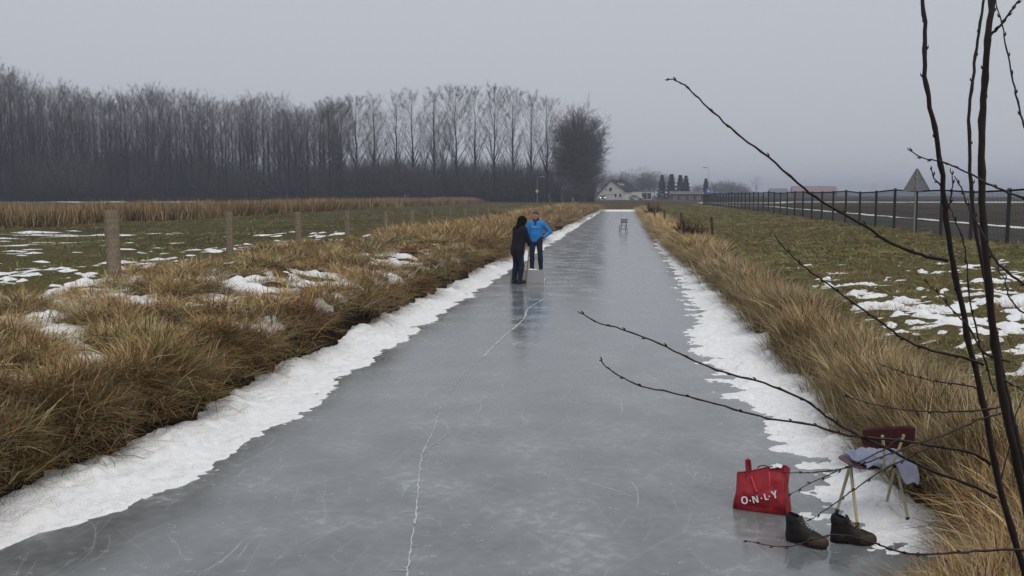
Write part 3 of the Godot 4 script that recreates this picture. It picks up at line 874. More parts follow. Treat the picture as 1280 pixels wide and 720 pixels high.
func make_trees():
	var pop := []
	for k in 5: pop.append(bare_tree(300 + k, 25.0, 5.0 + 0.5 * (k % 3), 0.25, 0.92, 54, 10, 11, 0.28, 0, 0.015, 0.14))
	var wood := []
	for k in 6: wood.append(bare_tree(320 + k, 22.0, 4.4 + 0.4 * (k % 3), 0.28, 0.80, 36, 8, 9, 0.20, 0, 0.013, 0.2))
	var shrub := []
	for k in 4: shrub.append(bare_tree(340 + k, 7.0, 3.0, 0.0, 0.0, 26, 9, 8, 0.12, 2, 0.024))
	var r := RandomNumberGenerator.new(); r.seed = 77
	# the row of tall poplars at the edge of the wood
	var tops := [[401, 128], [423, 127], [447, 124], [468, 122], [496, 118], [517, 115], [543, 113], [571, 112], [594, 113], [618, 111], [641, 113], [664, 118], [684, 126]]
	for k in tops.size():
		var p := at(tops[k][0], 250.0, 212.0 + r.randf_range(-3, 3))
		var top := at(tops[k][0], tops[k][1], -p.z)
		var y := land_y(p.x, -p.z)
		var s: float = (top.y - y) / 25.0
		tree_from(pop[k % 5], "poplar_tree", "tall bare poplar in the row at the open edge of the wood", "poplars in a row along the wood", Vector3(p.x, y, p.z), r.randf() * TAU, Vector3(1.0 + r.randf_range(-0.1, 0.15), s, 1.0 + r.randf_range(-0.1, 0.15)))
	# the wood to the left: single trees in the front ranks
	var line := [[-40, 78], [0, 85], [30, 95], [60, 106], [100, 113], [150, 116], [200, 114], [240, 120], [280, 124], [330, 124], [370, 126], [410, 128]]
	var crest := func(u):
		for q in line.size() - 1:
			if u <= line[q + 1][0]: return lerpf(line[q][1], line[q + 1][1], clampf((u - line[q][0]) / float(line[q + 1][0] - line[q][0]), 0, 1))
		return 128.0
	var n := 0
	for rank in 3:
		var u := -26.0 + rank * 4.0
		while u < 432.0:
			var d := lerpf(182.0, 206.0, clampf(u / 160.0, 0, 1)) + rank * 8.0 + r.randf_range(-3, 3)
			var p := at(u + r.randf_range(-3, 3), 250.0, d)
			var top := at(u, crest.call(u) + r.randf_range(-8, 20) + rank * 2.0, d)
			var y := land_y(p.x, d)
			var s: float = (top.y - y) / 22.0
			tree_from(wood[n % 6], "woodland_tree", "slender bare tree with dark trunk in the dense wood across the pasture", "bare trees at the front of the dense wood", Vector3(p.x, y, p.z), r.randf() * TAU, Vector3(0.95, s, 0.95))
			n += 1
			u += r.randf_range(7.0, 12.0)
	# trees deeper in the wood and its undergrowth, which read as one mass
	for kind in 2:
		for half in 2:
			var where := []; var tints := PackedColorArray()
			for k in (26 if kind == 0 else 260):
				var u := r.randf_range(-40, 742) if kind == 1 else r.randf_range(-40, 560)
				var d := (r.randf_range(226, 262) if u < 400 else r.randf_range(226, 250)) if kind == 0 else r.randf_range(204, 236)
				if u < 120: d -= 20.0
				var p := at(u, 250.0, d)
				var y := land_y(p.x, d)
				var s := r.randf_range(0.85, 1.08) if kind == 0 else r.randf_range(0.9, 1.5) * (1.25 if u < 260 else (1.0 if u < 700 else 0.5))
				where.append(Transform3D(Basis(Vector3.UP, r.randf() * TAU) * Basis.from_scale(Vector3(s, s, s)), Vector3(p.x, y, p.z)))
				tints.append(Color.WHITE)
			var mesh: Mesh = wood[half][1] if kind == 0 else shrub[half][1]
			var o := scatter("deep_wood" if kind == 0 else "undergrowth", mesh, where, tints)
			tag(o, "mass of bare crowns deep in the wood" if kind == 0 else "dense dark undergrowth at the foot of the wood", "wood", "", "stuff")
	# the single round tree
	var rt := bare_tree(390, 21.5, 7.4, 0.0, 0.0, 460, 14, 9, 0.42, 1, 0.028)
	var rp := at(722, 250, 214)
	tree_from(rt, "round_tree", "large round bare tree with a dense twiggy crown at the end of the poplar row", "", Vector3(rp.x, land_y(rp.x, 214.0), rp.z), 0.4, Vector3.ONE)
	# misty trees behind the house
	for q in [[764, 219, 372, 0], [778, 214, 375, 1], [790, 211, 372, 0], [803, 209, 370, 2], [812, 216, 375, 1], [818, 214, 378, 3]]:
		var p := at(q[0], 250, q[2]); var top := at(q[0], q[1], q[2])
		var s: float = (top.y - 0.7) / 22.0
		tree_from(wood[q[3]], "misty_tree", "hazy bare tree rising behind the white house", "hazy trees behind the house", Vector3(p.x, land_y(p.x, q[2]), p.z), q[0], Vector3(s * 1.5, s, s * 1.5))
	for half in 2:
		var mist := []; var white := PackedColorArray()
		for k in 46:
			var u := r.randf_range(735, 838)
			var d := r.randf_range(380, 470)
			var p := at(u, 250.0, d)
			var s := r.randf_range(0.30, 0.52)
			mist.append(Transform3D(Basis(Vector3.UP, r.randf() * TAU) * Basis.from_scale(Vector3(s * 2.2, s, s * 2.2)), Vector3(p.x, land_y(p.x, d), p.z)))
			white.append(Color.WHITE)
		tag(scatter("misty_wood", wood[2 + half][1], mist, white), "hazy wood in one mass behind the white house", "wood", "", "stuff")
	var rb := bare_tree(391, 10.0, 6.5, 0.0, 0.0, 90, 10, 7, 0.30, 1, 0.045)
	for q in [[872, 231, 470, 0.8], [893, 227, 480, 1.0], [908, 226, 500, 1.1], [921, 229, 520, 1.0], [931, 233, 540, 0.8]]:
		var p := at(q[0], 250, q[2]); var top := at(q[0], q[1] - 2, q[2])
		tree_from(rb, "hazy_round_tree", "low round bare tree fading into the haze beyond the conifers", "hazy round trees beyond the conifers", Vector3(p.x, land_y(p.x, q[2]), p.z), q[0], Vector3(q[3], (top.y - 0.7) / 10.0, q[3]))
	var lone := at(945, 250, 560)
	tree_from(wood[4], "lone_tree", "pale lone tree with open crown beside the grey roof on the horizon", "", Vector3(lone.x, land_y(lone.x, 560.0), lone.z), 1.0, Vector3(1.0, 0.52, 1.0))
	# conifers by the low building
	var con := [conifer(401, 6.0, 1.05), conifer(402, 6.0, 1.3)]
	for q in [[827, 219.5, 0, 1.0], [839, 218.5, 1, 1.0], [850, 219.5, 0, 1.1], [857, 220.5, 1, 0.9]]:
		var p := at(q[0], 250, 282); var top := at(q[0], q[1], 282)
		var y := land_y(p.x, 282.0)
		var c := tree_from(con[q[2]], "conifer_tree", "dark pointed conifer in the close row behind the low brick building", "row of pointed conifers", Vector3(p.x, y, p.z), q[0], Vector3(q[3] * 1.35, (top.y - y) / 6.0, q[3] * 1.35))
	var sp := at(882, 250, 290); var stp := at(882, 223.5, 290)
	tree_from(con[0], "conifer_tree", "single dark conifer standing beside the street lamp with the blue sign", "", Vector3(sp.x, land_y(sp.x, 290.0), sp.z), 2.0, Vector3(1.15, (stp.y - 0.7) / 6.0, 1.15))
	# far tree line on the horizon
	var where := []; var tints := PackedColorArray()
	for k in 240:
		var u := r.randf_range(930, 1330)
		var d := r.randf_range(1300, 1900)
		var p := at(u, 250, d)
		var s := r.randf_range(0.35, 0.7) * (1.0 + 0.8 * n_lo.get_noise_1d(u * 0.4))
		where.append(Transform3D(Basis(Vector3.UP, r.randf() * TAU) * Basis.from_scale(Vector3(2.2, s, 2.2)), Vector3(p.x, land_y(p.x, d), p.z)))
		tints.append(Color.WHITE)
	tag(scatter("distant_trees", rb[1], where, tints), "low line of trees along the hazy horizon", "trees", "", "stuff")
	# brambles on the right bank
	var br := bare_tree(345, 1.0, 1.3, 0.0, 0.0, 30, 10, 6, 0.02, 2, 0.012)
	for q in [[868, 303, 0.75], [856, 296, 0.55], [818, 270, 1.0]]:
		var p := on(q[0], q[1], 0.35)
		var o := thing("bramble_bush", "low dark reddish bramble bush in the golden bank grass", "bush", Vector3(p.x, land_y(p.x, -p.z), p.z), q[0], "bramble bushes on the golden bank")
		var m := MeshInstance3D.new()
		m.name = "stems"; m.mesh = br[1]; m.material_override = M.bramble
		o.add_child(m)
		o.scale = Vector3(1.1, 1.0, 1.1) * q[2]

# ---------------------------------------------------------------- the willow in front of the camera
func make_willow():
	# each run: [thickness in mm at the base, thickness at the tip, list of [u, v, distance]]
	var root := Vector3(at(1290, 800, 3.2).x, 0, -3.25)
	root.y = land(root.x, 3.25)
	var o := thing("young_willow", "young bare willow with slim dark stems and long twigs on the near bank", "tree", root)
	var runs := [
		["stem", 24, 10, [[1330, 900, 3.2], [1300, 790, 3.15], [1276, 700, 3.1], [1248, 600, 3.08], [1228, 500, 3.05], [1205, 400, 3.02], [1188, 310, 3.0], [1178, 220, 2.98], [1168, 160, 2.96], [1156, 95, 2.95], [1156, 40, 2.95], [1152, -20, 2.95], [1148, -120, 2.95]]],
		["stem", 26, 15, [[1340, 900, 3.1], [1312, 760, 3.0], [1284, 640, 2.95], [1262, 540, 2.9], [1246, 450, 2.88], [1236, 360, 2.85], [1229, 270, 2.84], [1227, 180, 2.83], [1230, 110, 2.82], [1235, 50, 2.8], [1241, -15, 2.8], [1250, -120, 2.8]]],
		["stem", 18, 8, [[1345, 880, 3.4], [1315, 720, 3.35], [1280, 580, 3.35], [1256, 480, 3.35], [1238, 380, 3.35], [1222, 300, 3.35], [1214, 230, 3.35], [1211, 150, 3.35], [1217, 90, 3.35], [1224, 40, 3.35], [1232, -15, 3.35]]],
		["twig", 11, 3, [[1184, 326, 3.0], [1150, 318, 2.98], [1112, 303, 2.95], [1080, 282, 2.92], [1040, 259, 2.9], [1005, 236, 2.88], [960, 196, 2.85], [920, 166, 2.82], [885, 134, 2.8], [862, 112, 2.8], [848, 102, 2.8], [834, 98, 2.8]]],
		["twig", 9, 3, [[1228, 455, 3.04], [1205, 447, 3.0], [1165, 438, 2.98], [1130, 424, 2.95], [1095, 398, 2.92], [1062, 375, 2.9], [1030, 352, 2.88], [1005, 333, 2.86], [982, 312, 2.85], [968, 293, 2.85]]],
		["twig", 11, 3, [[1245, 622, 3.08], [1212, 606, 3.05], [1160, 586, 3.0], [1118, 565, 2.97], [1080, 548, 2.95], [1040, 525, 2.92], [1005, 500, 2.9], [955, 479, 2.88], [905, 465, 2.86], [860, 447, 2.84], [815, 425, 2.82], [775, 411, 2.8], [745, 402, 2.8], [722, 389, 2.8]]],
		["twig", 10, 3, [[1238, 580, 3.06], [1215, 566, 3.02], [1170, 558, 3.0], [1120, 550, 2.97], [1060, 544, 2.93], [1010, 530, 2.9], [960, 523, 2.88], [905, 508, 2.85], [850, 493, 2.82], [800, 482, 2.8], [768, 466, 2.78], [749, 450, 2.78]]],
		["twig", 6, 2.5, [[1252, 517, 3.0], [1225, 524, 2.98], [1190, 540, 2.96], [1155, 552, 2.94], [1110, 568, 2.92], [1075, 581, 2.9], [1040, 588, 2.88], [1010, 591, 2.86], [978, 590, 2.85]]],
		["twig", 6, 2.2, [[1160, 560, 2.96], [1135, 572, 2.94], [1100, 590, 2.92], [1068, 612, 2.9], [1045, 628, 2.88], [1020, 645, 2.87], [1008, 652, 2.86]]],
		["twig", 4.5, 2.0, [[1128, 545, 2.96], [1105, 562, 2.94], [1065, 581, 2.92], [1030, 596, 2.9], [1005, 608, 2.89], [986, 619, 2.88]]],
		["twig", 8, 2.2, [[1300, 686, 3.06], [1240, 688, 3.02], [1190, 691, 2.98], [1150, 693, 2.94], [1120, 689, 2.92], [1095, 680, 2.9], [1070, 672, 2.88], [1042, 668, 2.86], [1010, 677, 2.85], [985, 683, 2.84], [955, 681, 2.83], [930, 675, 2.82]]],
		["twig", 6, 2.4, [[1252, 508, 3.0], [1225, 513, 2.98], [1180, 515, 2.96], [1140, 513, 2.94], [1095, 506, 2.92], [1053, 495, 2.9]]],
		["twig", 5, 2, [[1220, 485, 3.04], [1195, 480, 3.0], [1165, 476, 2.98], [1130, 466, 2.96], [1095, 454, 2.95]]],
		["twig", 7, 2.6, [[1262, 452, 2.9], [1230, 440, 2.9], [1212, 410, 2.92], [1195, 392, 2.94], [1175, 370, 2.96], [1155, 350, 2.98]]],
		["twig", 9, 3, [[1300, 366, 2.75], [1265, 345, 2.78], [1240, 318, 2.8], [1225, 285, 2.82], [1212, 262, 2.84], [1203, 238, 2.86], [1193, 220, 2.88]]],
		["twig", 7, 3, [[1300, 254, 2.7], [1270, 244, 2.72], [1240, 232, 2.75], [1212, 217, 2.78], [1190, 206, 2.8], [1172, 201, 2.82], [1152, 197, 2.84], [1134, 185, 2.85]]],
		["twig", 6, 3, [[1243, 490, 2.95], [1228, 440, 2.95], [1213, 380, 2.96], [1208, 330, 2.97], [1204, 300, 2.98], [1192, 270, 2.98], [1184, 250, 3.0]]],
		["twig", 5, 2.4, [[1184, 262, 2.98], [1189, 245, 2.97], [1191, 225, 2.96], [1188, 210, 2.96]]],
		["twig", 5, 2.6, [[1176, 232, 2.98], [1168, 222, 2.96], [1163, 210, 2.95]]],
		["twig", 8, 3, [[1236, 46, 2.81], [1250, 32, 2.8], [1262, 16, 2.79], [1272, 4, 2.78], [1284, -14, 2.77]]],
		["twig", 6, 3, [[1290, 170, 2.7], [1278, 150, 2.72], [1268, 110, 2.74], [1260, 70, 2.76], [1252, 30, 2.78], [1243, -5, 2.8]]],
		["twig", 6, 2.6, [[1300, 400, 2.8], [1276, 388, 2.82], [1262, 372, 2.85], [1256, 350, 2.87], [1244, 332, 2.9]]],
		["twig", 6, 2.4, [[1246, 470, 2.9], [1258, 476, 2.88], [1274, 486, 2.85], [1296, 496, 2.82]]],
		["twig", 6, 3, [[1266, 660, 3.1], [1258, 640, 3.1], [1252, 600, 3.1], [1262, 560, 3.12], [1270, 520, 3.14], [1290, 470, 3.16]]]]
	for k in runs.size():
		var run: Array = runs[k]
		var pts := []
		for q in run[3]: pts.append(at(q[0], q[1], q[2]))
		var fine := []; var radii := []
		var sub := 5
		var m := pts.size()
		for a in m - 1:
			for j in sub:
				var t := float(j) / sub
				var p: Vector3 = pts[a].cubic_interpolate(pts[a + 1], pts[max(a - 1, 0)], pts[min(a + 2, m - 1)], t)
				var f := (a + t) / (m - 1)
				p += Vector3(n_hi.get_noise_2d(k * 31.0, f * 9.0), n_hi.get_noise_2d(k * 57.0, f * 9.0), n_hi.get_noise_2d(k * 91.0, f * 9.0)) * 0.004
				fine.append(p)
				var rad: float = lerpf(run[1], run[2], pow(f, 0.8)) * 0.0005
				if (a * sub + j) % 4 == k % 4: rad *= 1.22          # nodes
				radii.append(rad)
		fine.append(pts[-1]); radii.append(run[2] * 0.0004)
		var mb := MB.new()
		mb.tube(fine, radii, 8)
		# buds
		var rr := RandomNumberGenerator.new(); rr.seed = 900 + k
		for a in range(3, fine.size() - 1, 3):
			var t: Vector3 = (fine[a + 1] - fine[a - 1]).normalized()
			var s := t.cross(Vector3(rr.randfn(), rr.randfn(), rr.randfn())).normalized()
			var b0: Vector3 = fine[a] + s * radii[a] * 0.8
			mb.tube([b0, b0 + (t * 0.7 + s * 0.5) * 0.006, b0 + (t + s * 0.4) * 0.012], [0.0022, 0.0026, 0.0004], 5, false)
		for v in mb.v.size(): mb.v[v] -= root
		part(run[0], mb, M.willow, o)

# ---------------------------------------------------------------- people
func head_field(c: Vector3, b: Basis) -> Field:          # c: centre of the head, b: its axes (+z is where the face looks)
	var f := Field.new()
	var P := func(x, y, z): return c + b * Vector3(x, y, z)
	f.cap(P.call(0, 0.035, -0.022), P.call(0, 0.04, 0.012), 0.086, 0.084, 0.03)
	f.cap(P.call(0, -0.035, 0.020), P.call(0, 0.0, 0.030), 0.062, 0.068, 0.04)
	f.cap(P.call(-0.02, -0.085, 0.048), P.call(0.02, -0.085, 0.048), 0.030, 0.030, 0.04)
	f.cap(P.call(0, 0.012, 0.098), P.call(0, -0.026, 0.112), 0.009, 0.014, 0.014)
	f.cap(P.call(-0.045, 0.032, 0.082), P.call(0.045, 0.032, 0.082), 0.010, 0.010, 0.02)
	f.cap(P.call(-0.018, -0.058, 0.088), P.call(0.018, -0.058, 0.088), 0.009, 0.009, 0.014)
	for s in [-1, 1]: f.cap(P.call(s * 0.084, 0.015, -0.01), P.call(s * 0.086, -0.03, -0.005), 0.018, 0.012, 0.01)
	f.hole.append([P.call(-0.030, 0.012, 0.100), P.call(-0.034, 0.012, 0.100), 0.012, 0.012])
	f.hole.append([P.call(0.030, 0.012, 0.100), P.call(0.034, 0.012, 0.100), 0.012, 0.012])
	return f

func hand_field(w: Vector3, dir: Vector3, palm: Vector3, thumb_side: float, curl: float) -> Field:
	# w: wrist, dir: along the fingers, palm: which way the palm faces
	var f := Field.new()
	var d := dir.normalized(); var n := (palm - d * palm.dot(d)).normalized(); var s := d.cross(n) * thumb_side
	f.cap(w - d * 0.03, w + d * 0.02, 0.026, 0.026, 0.02)
	for k in 4:
		var o := (1.5 - k) * 0.021
		f.cap(w + d * 0.02 + s * o * 0.7, w + d * 0.085 + s * o, 0.017, 0.014, 0.016)
		var l: float = [0.072, 0.082, 0.076, 0.058][k]
		var a := w + d * 0.088 + s * o
		var b := a + (d * cos(curl * 0.5) + n * sin(curl * 0.5)) * l * 0.5
		var e := b + (d * cos(curl * 1.3) + n * sin(curl * 1.3)) * l * 0.32
		var g := e + (d * cos(curl * 1.9) + n * sin(curl * 1.9)) * l * 0.25
		f.cap(a, b, 0.0105, 0.0098, 0.006); f.cap(b, e, 0.0098, 0.0092, 0.004); f.cap(e, g, 0.0092, 0.0082, 0.004)
	var t0 := w + d * 0.028 + s * 0.030
	var t1 := t0 + (d * 0.6 + s * 0.6 + n * 0.4).normalized() * 0.042
	f.cap(w + d * 0.02 + s * 0.015, t0, 0.016, 0.014, 0.012); f.cap(t0, t1, 0.013, 0.0115, 0.006); f.cap(t1, t1 + (d * 0.8 + n * 0.5).normalized() * 0.032, 0.011, 0.009, 0.004)
	return f

func foot_field(an: Vector3, toe: Vector3) -> Field:
	var f := Field.new()
	var d := (toe - an); d.y = 0; d = d.normalized()
	f.cap(an + Vector3(0, 0.06, 0), an + Vector3(0, -0.02, 0), 0.052, 0.050, 0.03)
	f.cap(an - d * 0.035 + Vector3(0, -0.05, 0), an + d * 0.05 + Vector3(0, -0.045, 0), 0.042, 0.046, 0.03)
	f.cap(an + d * 0.03 + Vector3(0, -0.02, 0), an + d * 0.17 + Vector3(0, -0.055, 0), 0.048, 0.038, 0.04)
	f.cut.append([Vector3(0, -1, 0), 0.0])
	return f

func make_person(j: Dictionary, o: Node3D):
	# the body under the clothes is one figure; clothes follow it
	var torso := func(f: Field, grow: float):
		f.cap(j.pelvis + Vector3(-0.075, 0, 0), j.waist + Vector3(-0.06, 0, 0), 0.105 + grow, 0.098 + grow, 0.06)
		f.cap(j.pelvis + Vector3(0.075, 0, 0), j.waist + Vector3(0.06, 0, 0), 0.105 + grow, 0.098 + grow, 0.06)
		f.cap(j.waist + Vector3(-0.06, 0, 0), j.chest + Vector3(-0.085, 0, 0), 0.098 + grow, 0.108 + grow, 0.06)
		f.cap(j.waist + Vector3(0.06, 0, 0), j.chest + Vector3(0.085, 0, 0), 0.098 + grow, 0.108 + grow, 0.06)
		f.cap(j.sh[0].lerp(j.sh[1], 0.12), j.sh[0].lerp(j.sh[1], 0.88), 0.062 + grow, 0.062 + grow, 0.09)
	var arms := func(f: Field, grow: float):
		for s in 2:
			f.cap(j.sh[s], j.el[s], 0.052 + grow * 1.15, 0.042 + grow, 0.05)
			f.cap(j.el[s], j.wr[s], 0.042 + grow, 0.030 + grow * 0.8, 0.03)
	var legs := func(f: Field, grow: float):
		for s in 2:
			f.cap(j.hip[s], j.kn[s], 0.085 + grow, 0.056 + grow, 0.05)
			f.cap(j.kn[s], j.kn[s].lerp(j.an[s], 0.3), 0.056 + grow, 0.058 + grow, 0.03)
			f.cap(j.kn[s].lerp(j.an[s], 0.3), j.an[s], 0.058 + grow, 0.040 + grow * 1.2, 0.03)
	var body := MB.new()
	var f := Field.new()
	torso.call(f, -0.012); arms.call(f, -0.010); legs.call(f, -0.010)
	f.cap(j.neck, j.head + j.hb * Vector3(0, -0.06, -0.01), 0.055, 0.052, 0.04)
	body.col = j.skin
	f.nets(body, Vector3(-0.6, 0.06, -0.5), Vector3(0.6, 1.66, 0.7), 0.026)
	var hf := head_field(j.head, j.hb)
	var paint := func(p, _g):
		var q: Vector3 = j.hb.inverse() * (p - j.head)
		if q.z > 0.07 and absf(absf(q.x) - 0.032) < 0.014 and absf(q.y - 0.012) < 0.008: return Color(0.03, 0.022, 0.018)
		if q.z > 0.07 and absf(q.x) < 0.026 and absf(q.y + 0.058) < 0.010: return Color(0.34, 0.13, 0.11)
		if q.z > 0.06 and absf(absf(q.x) - 0.034) < 0.02 and absf(q.y - 0.034) < 0.006: return Color(0.10, 0.065, 0.04)
		return j.skin
	hf.nets(body, j.head - Vector3.ONE * 0.16, j.head + Vector3.ONE * 0.16, 0.0065, paint)
	body.col = j.glove
	for s in 2:
		var hd := hand_field(j.wr[s], j.hd[s], j.palm[s], 1.0 if s == 0 else -1.0, j.curl[s])
		hd.nets(body, j.wr[s] - Vector3.ONE * 0.21, j.wr[s] + Vector3.ONE * 0.21, 0.005)
	part("body", body, M.skin, o)
	var tr := MB.new(); f = Field.new()
	f.cap(j.pelvis + Vector3(-0.07, 0.02, 0), j.pelvis + Vector3(0.07, 0.02, 0), 0.118, 0.118, 0.05)
	legs.call(f, 0.016)
	f.cut.append([Vector3(0, -1, 0), -0.045]); f.cut.append([Vector3(0, 1, 0), j.pelvis.y + 0.10])
	f.nets(tr, Vector3(-0.4, 0.0, -0.4), Vector3(0.4, 1.15, 0.5), 0.015)
	part("trousers", tr, j.trousers, o)
	var jk := MB.new(); f = Field.new()
	torso.call(f, 0.022); arms.call(f, 0.018)
	if j.hem < 0.8:
		f.cap(j.pelvis + Vector3(-0.06, 0, 0), Vector3(j.pelvis.x - 0.07, j.hem - 0.05, j.pelvis.z), 0.13, 0.14, 0.06)
		f.cap(j.pelvis + Vector3(0.06, 0, 0), Vector3(j.pelvis.x + 0.07, j.hem - 0.05, j.pelvis.z), 0.13, 0.14, 0.06)
	f.cap(j.neck + Vector3(0, -0.02, 0), j.neck + Vector3(0, 0.045, 0.005), 0.082, 0.075, 0.05)
	f.cut.append([Vector3(0, -1, 0), -j.hem])
	for s in 2:
		var u: Vector3 = (j.wr[s] - j.el[s]).normalized()
		f.hole.append([j.wr[s] + u * 0.075, j.wr[s] + u * 0.2, 0.075, 0.075])
	f.nets(jk, Vector3(-0.6, 0.5, -0.5), Vector3(0.6, 1.75, 0.7), 0.014)
	for k in jk.v.size():                                  # soft wrinkles of padded cloth
		var p := jk.v[k]
		jk.v[k] += jk.n[k] * 0.007 * n_hi.get_noise_3d(p.x * 1.2, p.y * 2.4, p.z * 1.2)
	part("jacket", jk, j.jacket, o)
	for s in 2:
		var bt := MB.new()
		foot_field(j.an[s], j.toe[s]).nets(bt, j.an[s] + Vector3(-0.26, -0.10, -0.26), j.an[s] + Vector3(0.26, 0.14, 0.26), 0.010)
		part("boot", bt, M.black_boot, o)
	var hr := MB.new(); f = Field.new()
	var P := func(x, y, z): return j.head + j.hb * Vector3(x, y, z)
	if j.long_hair:
		f.cap(P.call(0, 0.042, -0.03), P.call(0, 0.045, 0.02), 0.098, 0.096, 0.03)
		f.cap(P.call(0, 0.0, -0.05), P.call(0, -0.18, -0.075), 0.088, 0.062, 0.06)
		for s in [-1, 1]: f.cap(P.call(s * 0.065, 0.02, 0.02), P.call(s * 0.085, -0.16, 0.02), 0.046, 0.034, 0.05)
		f.cut.append([j.hb * Vector3(0, 0, 1), (j.hb * Vector3(0, 0, 1)).dot(P.call(0, 0, 0.075))])
	else:
		f.cap(P.call(0, 0.042, -0.03), P.call(0, 0.046, 0.006), 0.092, 0.090, 0.02)
		f.cap(P.call(0, -0.01, -0.055), P.call(0, -0.045, -0.05), 0.066, 0.055, 0.03)
		f.cut.append([j.hb * Vector3(0, -0.75, 0.55).normalized(), (j.hb * Vector3(0, -0.75, 0.55).normalized()).dot(P.call(0, 0.062, 0.088))])
	f.nets(hr, j.head - Vector3.ONE * 0.32, j.head + Vector3.ONE * 0.22, 0.010)
	for k in hr.v.size(): hr.v[k] += hr.n[k] * 0.006 * n_hi.get_noise_3d(hr.v[k].x * 6.0, hr.v[k].y * 1.0, hr.v[k].z * 6.0)
	part("hair", hr, j.hair, o)
	if j.has("scarf"):
		var sc := MB.new(); f = Field.new()
		f.cap(j.neck + Vector3(-0.02, 0.055, 0.01), j.neck + Vector3(0.02, 0.055, 0.01), 0.078, 0.078, 0.02)
		f.cap(j.neck + Vector3(0, 0.03, 0.05), j.neck + Vector3(0, -0.06, 0.10), 0.045, 0.035, 0.03)
		f.nets(sc, j.neck - Vector3.ONE * 0.2, j.neck + Vector3.ONE * 0.2, 0.011)
		part("scarf", sc, j.scarf, o)

func make_people():
	var man := thing("person", "person in bright blue jacket and navy trousers standing with one hand on the hip", "person", on(670.0, 340.5, 0.0), -0.12)
	var navy := mat(lin(0.022, 0.026, 0.050), 0.85, 0.2); var blue := mat(lin(0.014, 0.20, 0.56), 0.6, 0.4)
	make_person({
		"pelvis": Vector3(0, 0.96, 0), "waist": Vector3(0, 1.12, 0.0), "chest": Vector3(0, 1.34, 0.0), "neck": Vector3(0, 1.50, 0.0), "head": Vector3(-0.01, 1.675, 0.035), "hb": Basis(Vector3.UP, -0.25) * Basis(Vector3.RIGHT, 0.22),
		"sh": [Vector3(-0.19, 1.45, 0), Vector3(0.19, 1.45, 0)], "el": [Vector3(-0.27, 1.18, 0.04), Vector3(0.40, 1.20, -0.10)], "wr": [Vector3(-0.19, 0.99, 0.20), Vector3(0.235, 1.035, 0.04)],
		"hd": [Vector3(0.25, -0.5, 0.8), Vector3(-0.6, -0.35, 0.55)], "palm": [Vector3(0.8, 0, -0.2), Vector3(-0.6, 0.1, -0.7)], "curl": [0.6, 0.5],
		"hip": [Vector3(-0.095, 0.93, 0), Vector3(0.095, 0.93, 0)], "kn": [Vector3(-0.12, 0.51, 0.025), Vector3(0.13, 0.51, 0.025)], "an": [Vector3(-0.125, 0.095, -0.02), Vector3(0.145, 0.095, -0.02)], "toe": [Vector3(-0.17, 0.05, 0.18), Vector3(0.20, 0.05, 0.18)],
		"hem": 0.90, "skin": Color(0.46, 0.26, 0.19), "glove": Color(0.03, 0.03, 0.035), "jacket": blue, "trousers": navy, "hair": mat(lin(0.05, 0.032, 0.022), 0.7), "long_hair": false, "scarf": mat(lin(0.025, 0.022, 0.04), 0.9)}, man)
	var logo := MB.new()
	for q in [[-0.075, 1.345, 0.05], [0.0, 1.345, 0.055], [0.07, 1.345, 0.045]]: logo.box(Vector3(q[0], q[1], 0.143), Vector3(q[2], 0.014, 0.012), Basis(), 0.003)
	part("chest_print", logo, M.white_paint, man)
	var dark := thing("person", "person in long black coat bending over the snow pusher, seen from behind", "person", on(648.0, 354.5, 0.0), deg_to_rad(136.0))
	var coal := mat(lin(0.016, 0.017, 0.026), 0.9, 0.2)
	make_person({
		"pelvis": Vector3(0, 0.90, -0.03), "waist": Vector3(0, 1.06, 0.0), "chest": Vector3(0, 1.28, 0.035), "neck": Vector3(0, 1.45, 0.08), "head": Vector3(0, 1.605, 0.13), "hb": Basis(Vector3.RIGHT, 0.45),
		"sh": [Vector3(-0.18, 1.40, 0.055), Vector3(0.18, 1.40, 0.055)], "el": [Vector3(-0.22, 1.10, 0.17), Vector3(0.22, 1.10, 0.17)], "wr": [Vector3(-0.06, 0.99, 0.30), Vector3(0.06, 1.08, 0.30)],
		"hd": [Vector3(0.6, 0.1, 0.6), Vector3(-0.6, 0.1, 0.6)], "palm": [Vector3(0.6, 0, -0.6), Vector3(-0.6, 0, -0.6)], "curl": [1.0, 1.0],
		"hip": [Vector3(-0.09, 0.88, -0.03), Vector3(0.09, 0.88, -0.03)], "kn": [Vector3(-0.10, 0.48, 0.02), Vector3(0.10, 0.48, 0.0)], "an": [Vector3(-0.10, 0.095, -0.03), Vector3(0.11, 0.095, -0.06)], "toe": [Vector3(-0.11, 0.05, 0.2), Vector3(0.14, 0.05, 0.2)],
		"hem": 0.74, "skin": Color(0.46, 0.27, 0.20), "glove": Color(0.015, 0.015, 0.018), "jacket": coal, "trousers": mat(lin(0.020, 0.023, 0.045), 0.85, 0.2), "hair": mat(lin(0.008, 0.006, 0.006), 0.8, 0.15), "long_hair": true}, dark)
	# the snow pusher: a wide grey board on a wooden handle
	var mid := on(657.5, 355, 0.0) + Vector3(0.0, 0, -0.30)
	var sp := thing("snow_pusher", "wide grey snow pusher board with wooden handle standing on the ice", "snow pusher", mid)
	var tilt := Basis(Vector3.RIGHT, -0.12)
	var bd := MB.new(); bd.box(Vector3(0, 0.175, 0), Vector3(0.90, 0.34, 0.018), tilt, 0.004)
	part("board", bd, M.board, sp)
	var ed := MB.new(); ed.box(Vector3(0, 0.012, 0.022), Vector3(0.862, 0.03, 0.012), tilt, 0.003)
	part("edge_strip", ed, M.steel, sp)
	var grip: Vector3 = dark.transform * Vector3(0.0, 1.05, 0.385) - mid
	var hn := MB.new(); var foot := Vector3(-0.02, 0.12, 0.03)
	hn.tube([foot, grip, grip + (grip - foot).normalized() * 0.16], [0.017, 0.016, 0.016], 10)
